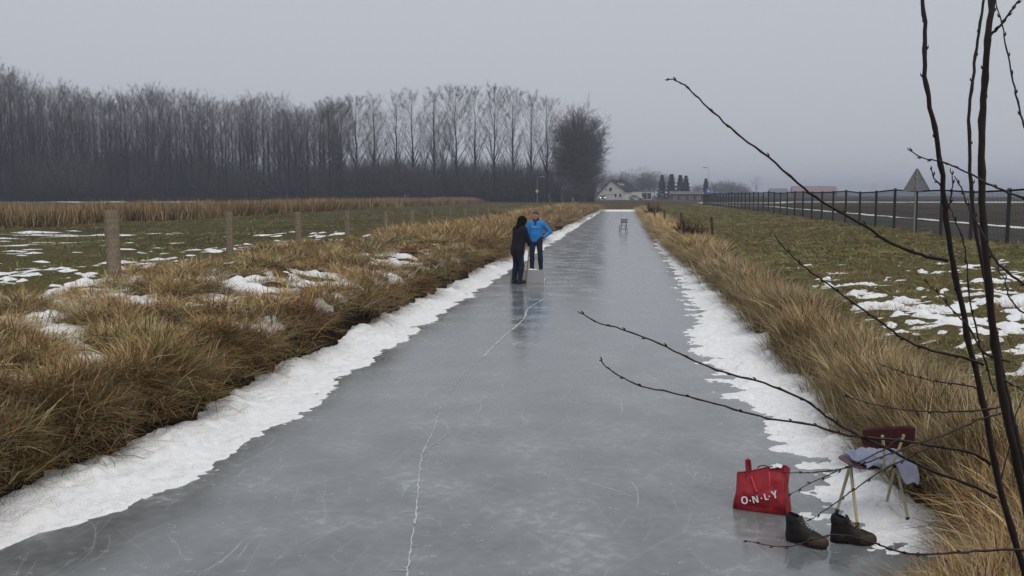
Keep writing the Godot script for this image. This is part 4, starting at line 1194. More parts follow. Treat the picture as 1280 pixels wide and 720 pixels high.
	part("handle", hn, M.pale_wood, sp)
	var bk := MB.new()
	bk.box(Vector3(-0.02, 0.17, 0.024), Vector3(0.06, 0.16, 0.02), tilt, 0.004)
	part("bracket", bk, M.steel, sp)
	var sn := MB.new()
	sn.grid(10, 40, func(u, v):
		var x: float = (u - 0.5) * 0.9; var w: float = v
		return mid + Vector3(x, 0.40 * sin(PI * w) * (0.92 + 0.22 * n_hi.get_noise_2d(x * 0.8, 9.0)) * sqrt(sin(PI * clampf(u, 0.03, 0.97))) + 0.012 * n_hi.get_noise_2d(x * 2.0, w * 2.0) - 0.01, -0.06 - w * 0.34))
	tag(part("snow", sn, M.snow, self), "ridge of loose snow pushed up behind the grey board", "snow", "", "structure")

# ---------------------------------------------------------------- things on and beside the ice
func make_bag():
	var c := (on(922, 637, 0.0) + on(986, 640, 0.0)) * 0.5
	var o := thing("red_bag", "bright red zipped shopping bag with white lettering standing on the ice", "bag", c + Vector3(0.0, 0, -0.06), -0.30)
	var top := func(x): return lerpf(0.245, 0.335, ss(-0.2, 0.17, x)) - 0.02 * ss(0.15, 0.2, x)
	var depth := func(v): return lerpf(0.105, 0.022, pow(v, 1.6)) + 0.016 * sin(PI * v)
	var shape := func(u, v):
		var a: float = u * TAU
		var ca := cos(a); var sa := sin(a)
		var ex := signf(ca) * pow(absf(ca), 0.32); var ez := signf(sa) * pow(absf(sa), 0.32)
		var hw := lerpf(0.205, 0.188, v) - 0.012 * sin(PI * v)
		var x := ex * hw
		var y: float = v * top.call(x)
		var z: float = ez * depth.call(v)
		var cr := 0.010 * n_hi.get_noise_3d(x * 1.6, y * 1.6, ez * 0.3) + 0.034 * n_md.get_noise_3d(x * 7.0, y * 7.0, ez) 
		z += cr * ss(0.02, 0.2, v)
		if v < 0.001: y = 0.004
		return Vector3(x + 0.006 * n_hi.get_noise_2d(y * 2.0, z * 3.0), y, z)
	var mb := MB.new()
	mb.grid(34, 96, shape, true)
	for q in 96:                                       # bottom and top closed
		var p0: Vector3 = shape.call(q / 96.0, 0.0); var p1: Vector3 = shape.call((q + 1) / 96.0, 0.0)
		mb.tri(Vector3(0, 0.004, 0), p0, p1)
		var t0: Vector3 = shape.call(q / 96.0, 1.0); var t1: Vector3 = shape.call((q + 1) / 96.0, 1.0)
		mb.quad(t0, Vector3(t0.x, t0.y - 0.012, 0), Vector3(t1.x, t1.y - 0.012, 0), t1)
	for k in mb.n.size():
		if mb.n[k].dot(mb.v[k] - Vector3(0, 0.12, 0)) < 0 and mb.v[k].y < 0.2: mb.n[k] = -mb.n[k]
	part("body", mb, M.red_cloth, o)
	var front := func(x, y):
		var v: float = clampf(y / top.call(x), 0, 1)
		var hw := lerpf(0.205, 0.188, v)
		var sa: float = sqrt(maxf(0.0, 1.0 - pow(pow(clampf(absf(x) / hw, 0, 1), 1.0 / 0.32), 2.0)))
		return shape.call((acos(clampf(signf(x) * pow(absf(x) / hw, 1.0 / 0.32), -1, 1))) / TAU, v).z
	# piping along the front edges, zip and handles
	var pp := MB.new()
	for s in [-1.0, 1.0]:
		var line := []; var rad := []
		for k in 13:
			var v := k / 12.0
			var p: Vector3 = shape.call((0.115 if s > 0 else 0.385), v)
			line.append(p + Vector3(s * 0.003, 0, 0.003)); rad.append(0.0045)
		pp.tube(line, rad, 6)
	part("piping", pp, M.red_dark, o)
	var zp := MB.new(); var zl := []; var zr := []
	for k in 25:
		var x := -0.18 + k * 0.015
		zl.append(Vector3(x, top.call(x) + 0.004, 0.004 * sin(k * 1.3))); zr.append(0.006)
	zp.tube(zl, zr, 6)
	part("zip", zp, M.red_dark, o)
	var pull := MB.new(); pull.box(Vector3(0.06, top.call(0.06) + 0.012, 0.012), Vector3(0.022, 0.01, 0.03), Basis(Vector3.UP, 0.4), 0.002)
	part("zip_pull", pull, M.steel, o)
	var lb := MB.new()
	for q in [[0.075, 0.05, 0.3], [0.115, 0.045, -0.2]]: lb.box(Vector3(q[0], top.call(q[0]) + 0.006, 0.012), Vector3(q[1], 0.004, 0.03), Basis(Vector3.RIGHT, 0.7) * Basis(Vector3.UP, q[2]), 0.001)
	part("white_label", lb, M.white_paint, o)
	var ring := MB.new(); var rl := []; var rad2 := []
	for k in 15:
		var a := PI * k / 14.0
		rl.append(Vector3(0.005 + 0.045 * cos(a), top.call(0.0) - 0.005 + 0.026 * sin(a), -0.02)); rad2.append(0.004)
	ring.tube(rl, rad2, 6)
	part("cord_loop", ring, M.black_boot, o)
	var h1 := MB.new()                                  # the handle that stands up
	h1.tube([Vector3(-0.112, 0.20, 0.03), Vector3(-0.112, 0.262, 0.012), Vector3(-0.116, 0.31, 0.005), Vector3(-0.121, 0.345, 0.0), Vector3(-0.112, 0.352, -0.006), Vector3(-0.100, 0.345, -0.006), Vector3(-0.095, 0.30, -0.008), Vector3(-0.092, 0.25, -0.01)], [0.011, 0.011, 0.011, 0.011, 0.011, 0.011, 0.011, 0.011], 8)
	part("handle", h1, M.red_cloth, o)
	for run in [[[-0.075, 0.235], [-0.062, 0.215], [-0.048, 0.190], [-0.034, 0.168], [-0.022, 0.150]], [[0.046, 0.285], [0.052, 0.262], [0.056, 0.238], [0.058, 0.212], [0.058, 0.190]]]:
		var st := MB.new(); var line := []; var rad := []
		for q in run:
			line.append(Vector3(q[0], q[1], front.call(q[0], q[1]) + 0.004)); rad.append(0.008)
		st.tube(line, rad, 6)
		part("strap", st, M.red_strap, o)
	# white lettering, rising to the right
	var font := SystemFont.new(); font.font_names = PackedStringArray(["Droid Sans"]); font.font_weight = 700
	var glyphs := [["O", -0.108, 0.078, 0.1, 1.3], ["·", -0.066, 0.084, 0.2, 1.1], ["N", -0.028, 0.098, 0.3, 1.15], ["·", 0.013, 0.110, 0.3, 1.1], ["L", 0.044, 0.122, 0.34, 1.1], ["·", 0.066, 0.128, 0.3, 1.1], ["Y", 0.104, 0.146, 0.36, 1.25]]
	for g in glyphs:
		var tm := TextMesh.new()
		tm.text = g[0]; tm.font = font; tm.font_size = 48; tm.pixel_size = 0.00122 * g[4]; tm.depth = 0.004; tm.material = M.white_paint
		var z := -1.0
		for dx in [-0.02, 0.0, 0.02]:
			for dy in [-0.02, 0.0, 0.02]: z = maxf(z, front.call(g[1] + dx, g[2] + dy))
		var l := MeshInstance3D.new()
		l.name = "letter"; l.mesh = tm
		l.transform = Transform3D(Basis(Vector3.BACK, g[3]) * Basis(Vector3.RIGHT, -0.16), Vector3(g[1], g[2], z + 0.001))
		o.add_child(l, true)

func make_boots():
	var f := Field.new()
	f.cap(Vector3(-0.092, 0.045, 0), Vector3(-0.088, 0.135, 0), 0.044, 0.047, 0.03)
	f.cap(Vector3(-0.060, 0.050, 0), Vector3(-0.068, 0.130, 0), 0.044, 0.044, 0.03)
	f.cap(Vector3(-0.055, 0.10, 0), Vector3(0.045, 0.055, 0), 0.042, 0.038, 0.03)
	f.cap(Vector3(-0.09, 0.035, 0), Vector3(0.04, 0.036, 0), 0.037, 0.043, 0.03)
	f.cap(Vector3(0.05, 0.038, 0.012), Vector3(0.112, 0.034, -0.004), 0.041, 0.034, 0.04)
	f.cap(Vector3(0.05, 0.038, -0.012), Vector3(0.112, 0.034, -0.004), 0.041, 0.034, 0.04)
	f.cap(Vector3(-0.105, 0.168, 0), Vector3(-0.06, 0.166, 0), 0.030, 0.026, 0.03)
	f.cut.append([Vector3(0, -1, 0), -0.018]); f.cut.append([Vector3(0.35, 1, 0).normalized(), 0.143])
	f.hole.append([Vector3(-0.088, 0.25, 0), Vector3(-0.082, 0.10, 0), 0.034, 0.032])
	var up := MB.new()
	var paint := func(p, g):
		var w := 0.5 + 0.5 * n_hi.get_noise_3d(p.x * 4.0, p.y * 4.0, p.z * 4.0)
		if p.x > 0.045 and p.y < 0.075: return Color(0.040, 0.031, 0.022).lerp(Color(0.065, 0.05, 0.036), w)
		if p.y > 0.125: return Color(0.010, 0.009, 0.013)
		return Color(0.014, 0.011, 0.012).lerp(Color(0.027, 0.021, 0.019), w)
	f.nets(up, Vector3(-0.16, 0.0, -0.08), Vector3(0.17, 0.19, 0.08), 0.0042, paint)
	var sole := MB.new()
	var outline := func(t):
		var a: float = t * TAU
		var x := cos(a) * 0.142
		var z := sin(a) * (0.040 + 0.010 * ss(-0.02, 0.07, x) - 0.008 * ss(-0.02, -0.06, x) * ss(-0.10, -0.05, x))
		return Vector2(x + 0.004, z)
	for k in 40:
		var p: Vector2 = outline.call(k / 40.0); var q: Vector2 = outline.call((k + 1) / 40.0)
		var l0 := 0.014 if p.x > -0.03 and p.x < 0.01 else 0.0
		sole.quad(Vector3(p.x, l0, p.y), Vector3(p.x * 1.01, 0.024, p.y * 1.02), Vector3(q.x * 1.01, 0.024, q.y * 1.02), Vector3(q.x, l0, q.y))
		sole.tri(Vector3(0, 0.024, 0), Vector3(p.x * 1.01, 0.024, p.y * 1.02), Vector3(q.x * 1.01, 0.024, q.y * 1.02))
		sole.tri(Vector3(0, l0, 0), Vector3(p.x, l0, p.y), Vector3(q.x, l0, q.y))
	for k in sole.n.size():
		if sole.n[k].dot(sole.v[k] - Vector3(0, 0.012, 0)) < 0: sole.n[k] = -sole.n[k]
	var lace := MB.new()
	for k in 6:
		var t := k / 5.0
		var m := Vector3(-0.026, 0.158, 0).lerp(Vector3(0.050, 0.110, 0), t)
		lace.tube([m + Vector3(-0.012, -0.012, -0.026), m + Vector3(0.006, 0.004, -0.008), m + Vector3(0.006, 0.004, 0.008), m + Vector3(-0.012, -0.012, 0.026)], [0.0024, 0.0024, 0.0024, 0.0024], 5)
	var tongue := MB.new()
	tongue.grid(8, 8, func(u, v): return Vector3(-0.048 + 0.028 * v - 0.02 * pow(1 - v, 2) * 0 + 0.016 * (1 - pow(2 * u - 1, 2)), 0.180 - 0.055 * v + 0.008 * (1 - pow(2 * u - 1, 2)), (u - 0.5) * 0.06))
	var pu := up; up.fix(); sole.fix(); lace.fix()
	var meshes := [pu.mesh(M.leather), sole.mesh(M.rubber), lace.mesh(M.lace), tongue.mesh(M.leather_dark)]
	for k in 2:
		var heel := on([983, 1037][k], [674, 676.5][k], 0.0); var toe := on([1031, 1093][k], [686.5, 681][k], 0.0)
		var mid := (heel + toe) * 0.5
		var ang := atan2(-(toe.z - heel.z), toe.x - heel.x)
		var o := thing("hiking_boot", ["worn brown hiking boot on the ice in front of the red bag", "dark brown hiking boot beside the metal chair leg"][k], "boot", mid, ang, "pair of boots on the ice")
		for q in 4: shown(["upper", "sole", "laces", "tongue"][q], meshes[q], o)

func make_chair():
	var o := thing("school_chair", "old chair with dark red backrest and cream metal legs at the ice edge", "chair", Vector3(1.745, 0.0, -6.86), 0.26)
	var cream = M.cream
	for s in [-1.0, 1.0]:
		var apex := Vector3(s * 0.172, 0.405, -0.02)
		for q in [[-0.165, 0.0], [0.145, 0.0]]:
			var foot := Vector3(s * 0.188, 0.012 if s < 0 else 0.03, q[0])
			var lg := MB.new()
			lg.tube([foot, foot.lerp(apex, 0.55), foot.lerp(apex, 0.93), apex + Vector3(0, 0.012, 0)], [0.0095, 0.011, 0.012, 0.012], 10)
			var l := part("leg", lg, cream, o)
			var fc := MB.new()
			fc.tube([foot + Vector3(0, -0.010, 0), foot + (apex - foot).normalized() * 0.035], [0.0135, 0.0135], 10)
			part("rubber_foot", fc, M.rubber, l)
	var rail := MB.new()
	rail.tube([Vector3(-0.172, 0.405, -0.02), Vector3(0.172, 0.405, -0.02)], [0.011, 0.011], 8)
	rail.tube([Vector3(-0.02, 0.405, -0.02), Vector3(-0.02, 0.400, 0.13)], [0.011, 0.011], 8)
	rail.tube([Vector3(0.02, 0.405, -0.02), Vector3(0.02, 0.400, 0.13)], [0.011, 0.011], 8)
	part("seat_rail", rail, cream, o)
	for s in [-1.0, 1.0]:
		var up := MB.new()
		up.tube([Vector3(s * 0.02, 0.400, 0.12), Vector3(s * 0.024, 0.43, 0.165), Vector3(s * 0.045, 0.54, 0.205), Vector3(s * 0.078, 0.675, 0.225)], [0.011, 0.011, 0.0105, 0.0105], 10)
		part("back_support", up, cream, o)
	var plate := func(mb: MB, w: float, h: float, curve: float, at0: Vector3, b: Basis, th: float):
		for side in [1.0, -1.0]:
			mb.grid(12, 20, func(u, v):
				var x: float = (u * 2 - 1); var y: float = (v * 2 - 1)
				var ex := sqrt(1.0 - 0.18 * pow(absf(y), 6.0)) if absf(y) > 0.0 else 1.0
				var ey := sqrt(1.0 - 0.35 * pow(absf(x), 6.0))
				return at0 + b * Vector3(x * w * 0.5 * ex, y * h * 0.5 * ey, -curve * x * x + side * th * 0.5 * sqrt(1.0 - 0.9 * pow(maxf(absf(x), absf(y)), 10.0))), side < 0)
		for k in 64:
			pass
	var back := MB.new()
	plate.call(back, 0.385, 0.155, 0.035, Vector3(0, 0.655, 0.205), Basis(Vector3.RIGHT, 0.10), 0.012)
	part("backrest", back, M.red_wood, o, false)
	var seat := MB.new()
	plate.call(seat, 0.40, 0.37, 0.010, Vector3(0, 0.430, -0.03), Basis(Vector3.RIGHT, -PI / 2), 0.014)
	part("seat", seat, M.red_wood, o, false)
	# a grey-blue cloth thrown over the seat
	var cl := thing("grey_cloth", "crumpled lavender grey cloth thrown over the seat of the red chair", "cloth", o.position, o.rotation.y)
	var shape := func(u, v, th):
		var x := lerpf(-0.155, 0.215, u) + 0.015 * sin(v * 9.0)
		var run := lerpf(-0.17, 0.17 + 0.13 * ss(0.55, 0.8, u), v)
		var y := 0.447; var z := run
		if run > 0.150:
			y -= (run - 0.150) * 0.95; z = 0.150 + (run - 0.150) * 0.18
		var fold: float = 0.5 + 0.5 * sin(x * 42.0 + 2.4 * n_md.get_noise_2d(v * 3.0, 4.0) * 2.0 + v * 5.0)
		var lump: float = 0.5 + 0.5 * n_md.get_noise_2d(u * 4.0 + 3.0, v * 4.0)
		var edge := ss(0.0, 0.12, u) * ss(1.0, 0.9, u)
		var up: float = (0.022 * fold + 0.055 * lump * ss(0.0, 0.25, v) * ss(1.0, 0.6, v)) * edge
		return Vector3(x, y + up + th, z + (0.010 * fold if run > 0.15 else 0.0) + (th if run > 0.15 else 0.0))
	var mb := MB.new()
	mb.grid(36, 48, func(u, v): return shape.call(u, v, 0.008), true)
	mb.grid(36, 48, func(u, v): return shape.call(u, v, 0.0), false)
	for k in 48:
		for e in [0.0, 1.0]:
			mb.quad(shape.call(k / 48.0, e, 0.0), shape.call((k + 1) / 48.0, e, 0.0), shape.call((k + 1) / 48.0, e, 0.008), shape.call(k / 48.0, e, 0.008))
	for k in 36:
		for e in [0.0, 1.0]:
			mb.quad(shape.call(e, k / 36.0, 0.0), shape.call(e, (k + 1) / 36.0, 0.0), shape.call(e, (k + 1) / 36.0, 0.008), shape.call(e, k / 36.0, 0.008))
	part("cloth", mb, M.lilac, cl)

func make_far_chair():
	var o := thing("wooden_chair", "small dark wooden chair with slatted back standing far out on the ice", "chair", on(779, 290.5, 0.0), 0.25)
	for sx in [-1.0, 1.0]:
		var fl := MB.new(); fl.tube([Vector3(sx * 0.20, 0, -0.19), Vector3(sx * 0.17, 0.43, -0.17)], [0.016, 0.020], 8); part("leg", fl, M.dark_wood, o)
		var bl := MB.new(); bl.tube([Vector3(sx * 0.21, 0, 0.21), Vector3(sx * 0.15, 0.43, 0.17), Vector3(sx * 0.17, 0.62, 0.19), Vector3(sx * 0.20, 0.82, 0.24)], [0.016, 0.020, 0.018, 0.016], 8); part("back_leg", bl, M.dark_wood, o)
	var st := MB.new(); st.box(Vector3(0, 0.44, 0), Vector3(0.40, 0.03, 0.40), Basis(), 0.006); part("seat", st, M.grey_wood, o)
	for k in 3:
		var sl := MB.new(); sl.box(Vector3(0, 0.60 + k * 0.09, 0.19 + k * 0.018), Vector3(0.36 + 0.02 * k, 0.055, 0.014), Basis(Vector3.RIGHT, 0.2), 0.003); part("back_slat", sl, M.dark_wood, o)
	for q in [[-0.185, -1], [0.195, 1]]:
		var sr := MB.new(); sr.tube([Vector3(-0.185, 0.2, q[0]), Vector3(0.185, 0.2, q[0])], [0.011, 0.011], 6); part("stretcher", sr, M.dark_wood, o)

func make_bundle():
	# reddish brown leather thing half hidden in the grass of the near bank
	var p := at(1198, 652, 5.6)
	var o := thing("brown_bundle", "crumpled reddish brown leather bundle half hidden in the dry grass", "bundle", Vector3(p.x, land(p.x, 5.6), p.z), 0.3)
	var mb := MB.new(); var f := Field.new()
	f.cap(Vector3(-0.07, 0.06, 0), Vector3(-0.05, 0.17, 0.0), 0.04, 0.035, 0.03)
	f.cap(Vector3(0.0, 0.12, 0.02), Vector3(0.11, 0.17, 0.0), 0.045, 0.035, 0.03)
	f.cap(Vector3(-0.10, 0.05, -0.04), Vector3(0.04, 0.06, -0.05), 0.045, 0.05, 0.03)
	f.nets(mb, Vector3(-0.2, -0.02, -0.14), Vector3(0.22, 0.26, 0.12), 0.008)
	for k in mb.v.size(): mb.v[k] += mb.n[k] * 0.014 * n_hi.get_noise_3d(mb.v[k].x * 5.0, mb.v[k].y * 5.0, mb.v[k].z * 5.0)
	part("leather", mb, mat(lin(0.12, 0.050, 0.040), 0.7), o)

func wood_post(sd: int, h: float, r0: float) -> ArrayMesh:
	var mb := MB.new()
	var r := RandomNumberGenerator.new(); r.seed = sd
	var lean := Vector3(r.randfn(0, 0.02), 0, r.randfn(0, 0.02)) * h
	var rings := 12; var sides := 30
	var pos := func(j, k):
		var t: float = float(k) / rings
		var a: float = TAU * j / sides
		var rad: float = r0 * (1.0 + 0.05 * t) * (1.0 + 0.05 * n_hi.get_noise_2d(sd * 7.0 + cos(a) * 0.6, sin(a) * 0.6) - 0.22 * ss(0.2, 0.5, n_hi.get_noise_3d(cos(a) * 1.2 + sd, sin(a) * 1.2, t * 0.25)))
		var y: float = -0.35 + (h + 0.35) * t
		if k == rings: y += 0.012 * n_hi.get_noise_2d(cos(a) + sd, sin(a))
		return Vector3(cos(a) * rad, y, sin(a) * rad) + lean * t
	for k in rings + 1:
		for j in sides + 1:
			var p: Vector3 = pos.call(j % sides, k)
			var a := TAU * j / sides
			mb.vert(p, Vector3(cos(a), 0, sin(a)), Vector2(float(j) / sides, k))
	for k in rings:
		for j in sides:
			var a := k * (sides + 1) + j
			mb.face(a, a + sides + 2, a + 1); mb.face(a, a + sides + 1, a + sides + 2)
	var c := mb.vert(Vector3(0, h + 0.004, 0) + lean, Vector3.UP)
	for j in sides:
		mb.face(c, mb.vert(pos.call((j + 1) % sides, rings), Vector3.UP), mb.vert(pos.call(j, rings), Vector3.UP))
	mb.fix()
	return mb.mesh(M.post)

func make_posts():
	# pasture fence posts along the left bank
	var tops := [[140.5, 263.5, 15.3, 0.115], [286, 265, 20.0, 0.078], [373, 265.5, 24.6, 0.082], [434.5, 264, 29.1, 0.08], [482.5, 264, 33.8, 0.08], [515, 263, 38.0, 0.09], [541, 263, 42.5, 0.05], [563, 261, 47.0, 0.05], [581, 260, 51.5, 0.05], [597, 259, 56.5, 0.05], [610, 258, 61.5, 0.05], [622, 257, 67.0, 0.05]]
	for k in tops.size():
		var q: Array = tops[k]
		var top := at(q[0], q[1], q[2])
		var y := land(top.x, q[2])
		var lab := "thick weathered grey fence post with flat cut top among snow and tussocks" if k == 0 else "thin weathered fence post in the brown bank grass"
		var o := thing("fence_post", lab, "post", Vector3(top.x, y, top.z), k * 1.3, "" if k == 0 else "row of thin fence posts on the brown bank")
		shown("post", wood_post(500 + k, top.y - y, q[3]), o)
	# leaning posts on the right bank
	var rt := [[891, 271, 296, 0.05, 0.12], [851.5, 266, 284, 0.05, 0.06], [831, 262, 275, 0.055, 0.03], [819, 258.5, 271, 0.055, 0.08]]
	for k in rt.size():
		var q: Array = rt[k]
		var p := on(q[0], q[2], 0.62)
		var top := at(q[0], q[1], -p.z)
		var y := land(p.x, -p.z)
		var o := thing("leaning_post", "short dark leaning post on the verge beside the golden grass", "post", Vector3(p.x, y, p.z), 0.0, "leaning posts on the golden bank")
		o.rotation.z = q[4]
		shown("post", wood_post(540 + k, maxf(top.y - y, 0.75), q[3]), o).material_override = M.dark_post

func make_mesh_fence():
	var x := 10.2; var step := 2.8
	var o := thing("mesh_fence", "long black wire mesh fence with slim posts along the road", "fence", Vector3(x, 0.9, -24.6))
	var post := MB.new(); post.box(Vector3(0, 0.70, 0), Vector3(0.085, 1.62, 0.085), Basis(), 0.008); post.box(Vector3(0, 1.525, 0), Vector3(0.095, 0.02, 0.095), Basis(), 0.004)
	var rail := MB.new(); rail.tube([Vector3(0, 1.47, -0.03), Vector3(0, 1.47, -step + 0.03)], [0.026, 0.026], 6)
	var wire := MB.new()
	for k in 27:
		var z := -0.1 - k * 0.1
		wire.box(Vector3(0, 0.74, z), Vector3(0.006, 1.44, 0.006))
	for k in 8: wire.box(Vector3(0.004, 0.06 + k * 0.2, -step / 2), Vector3(0.006, 0.008, step - 0.06))
	var pm := post.mesh(M.black_metal); var rm := rail.mesh(M.black_metal); var wm := wire.mesh(M.black_metal)
	for k in 40:
		var d := 24.6 + k * step
		var y := land(x, d) - 0.9
		var p := shown("post", pm, o); p.position = Vector3(0, y, -k * step)
		if k < 39:
			var y1 := land(x, d + step) - 0.9
			var tilt := atan2(y1 - y, step)
			var a := shown("top_rail", rm, o); a.position = Vector3(0, y, -k * step); a.rotation.x = tilt
			var b := shown("wire_panel", wm, o); b.position = Vector3(0, y, -k * step); b.rotation.x = tilt

func make_sign():
	var c := at(1144.5, 240, 35.0)
	var o := thing("triangle_sign", "grey back of a triangular road sign above the mesh fence", "sign", Vector3(c.x + 0.02, land(c.x, 35.0), -35.0), 0.1)
	var y0 := o.position.y
	var lo := at(1144.5, 239.5, 35.0).y - y0; var hi := at(1144.5, 210, 35.0).y - y0
	var pole := MB.new(); pole.tube([Vector3(0, -0.4, -0.05), Vector3(0, hi - 0.03, -0.05)], [0.03, 0.03], 10)
	part("pole", pole, M.steel, o)
	var pl := MB.new(); var half := 0.475; var th := 0.012
	# rounded triangle plate with a folded rim
	var corner := [Vector2(-half + 0.05, lo + 0.045), Vector2(half - 0.05, lo + 0.045), Vector2(0, hi - 0.06)]
	var out := []
	for k in 3:
		var a0: float = [-PI * 5 / 6 - 0.0, -PI / 2, PI / 6][k]
		for j in 7: out.append(corner[k] + Vector2(cos(a0 + j / 6.0 * PI * 2 / 3), sin(a0 + j / 6.0 * PI * 2 / 3)) * 0.045)
	var mid := Vector2(0, lo * 0.66 + hi * 0.34)
	for k in out.size():
		var a: Vector2 = out[k]; var b: Vector2 = out[(k + 1) % out.size()]
		for z in [0.0, -0.012]: pl.tri(Vector3(mid.x, mid.y, z), Vector3(a.x, a.y, z), Vector3(b.x, b.y, z))
		pl.quad(Vector3(a.x, a.y, 0.014), Vector3(b.x, b.y, 0.014), Vector3(b.x, b.y, -0.014), Vector3(a.x, a.y, -0.014))
		var ai := mid.lerp(a, 0.97); var bi := mid.lerp(b, 0.97)
		pl.quad(Vector3(a.x, a.y, 0.014), Vector3(b.x, b.y, 0.014), Vector3(bi.x, bi.y, 0.014), Vector3(ai.x, ai.y, 0.014))
	part("plate", pl, M.sign_back, o, false)
	var st := MB.new(); st.box(Vector3(0, lo + (hi - lo) * 0.5, 0.016), Vector3(0.045, (hi - lo) * 0.86, 0.03), Basis(), 0.005)
	part("stiffener", st, M.steel, o)
	for t in [0.2, 0.6]:
		var cp := MB.new(); cp.box(Vector3(0, lo + (hi - lo) * t, 0.022), Vector3(0.16, 0.03, 0.022), Basis(), 0.004); part("clamp", cp, M.steel, o)

func make_lamps():
	var defs := [[671.5, 221.0, 190.0, 1.0, "street lamp with a yellow green sign on its post before the wood"], [886.0, 209.5, 245.0, -1.0, "tall street lamp with a blue sign beside the single conifer"]]
	for k in 2:
		var q: Array = defs[k]
		var top := at(q[0], q[1], q[2])
		var y := land(top.x, q[2])
		var o := thing("street_lamp", q[4], "lamp", Vector3(top.x, y, top.z))
		var h: float = top.y - y
		var s: float = q[3]
		var pole := MB.new(); pole.tube([Vector3(0, -0.3, 0), Vector3(0, 1.0, 0), Vector3(0, h - 0.5, 0), Vector3(s * 0.15, h - 0.08, 0), Vector3(s * 0.55, h, 0)], [0.07, 0.055, 0.04, 0.035, 0.03], 10)
		part("pole", pole, M.lamp_metal, o)
		var hd := MB.new(); hd.box(Vector3(s * 0.98, h + 0.02, 0), Vector3(1.0, 0.14, 0.32), Basis(), 0.05)
		part("lamp_head", hd, M.lamp_metal if k == 0 else M.dark_metal, o)
		var sg := MB.new()
		var yy: float = at(q[0], 239.0, q[2]).y - y
		if k == 0:
			sg.box(Vector3(0.0, yy, 0.10), Vector3(0.5, 0.5, 0.03), Basis(Vector3.BACK, PI / 4), 0.01)
			var pl := part("sign_plate", sg, mat(lin(0.70, 0.72, 0.16), 0.5), o)
			var mk := MB.new(); mk.box(Vector3(0.04, yy - 0.02, 0.121), Vector3(0.22, 0.26, 0.012), Basis(), 0.003)
			part("dark_mark", mk, M.dark_metal, pl)
		else:
			sg.box(Vector3(-0.02, yy, 0.10), Vector3(1.15, 1.35, 0.03), Basis(), 0.01)
			var pl := part("sign_plate", sg, mat(lin(0.05, 0.13, 0.50), 0.5), o)
			var mk := MB.new(); mk.box(Vector3(0.02, yy + 0.05, 0.121), Vector3(0.42, 0.5, 0.012), Basis(), 0.003)
			part("white_symbol", mk, M.white_paint, pl)

func window_part(parent: Node, at0: Vector3, w: float, h: float):
	var fr := MB.new()
	for s in [-1.0, 1.0]:
		fr.box(at0 + Vector3(s * (w / 2 - 0.04), 0, 0.03), Vector3(0.08, h, 0.08), Basis(), 0.01)
		fr.box(at0 + Vector3(0, s * (h / 2 - 0.04), 0.032), Vector3(w - 0.16, 0.08, 0.08), Basis(), 0.01)
	var f := part("window", fr, M.white_paint, parent)
	var gl := MB.new(); gl.box(at0 + Vector3(0, 0, 0.012), Vector3(w - 0.14, h - 0.14, 0.02))
	part("pane", gl, M.dark_glass, f)

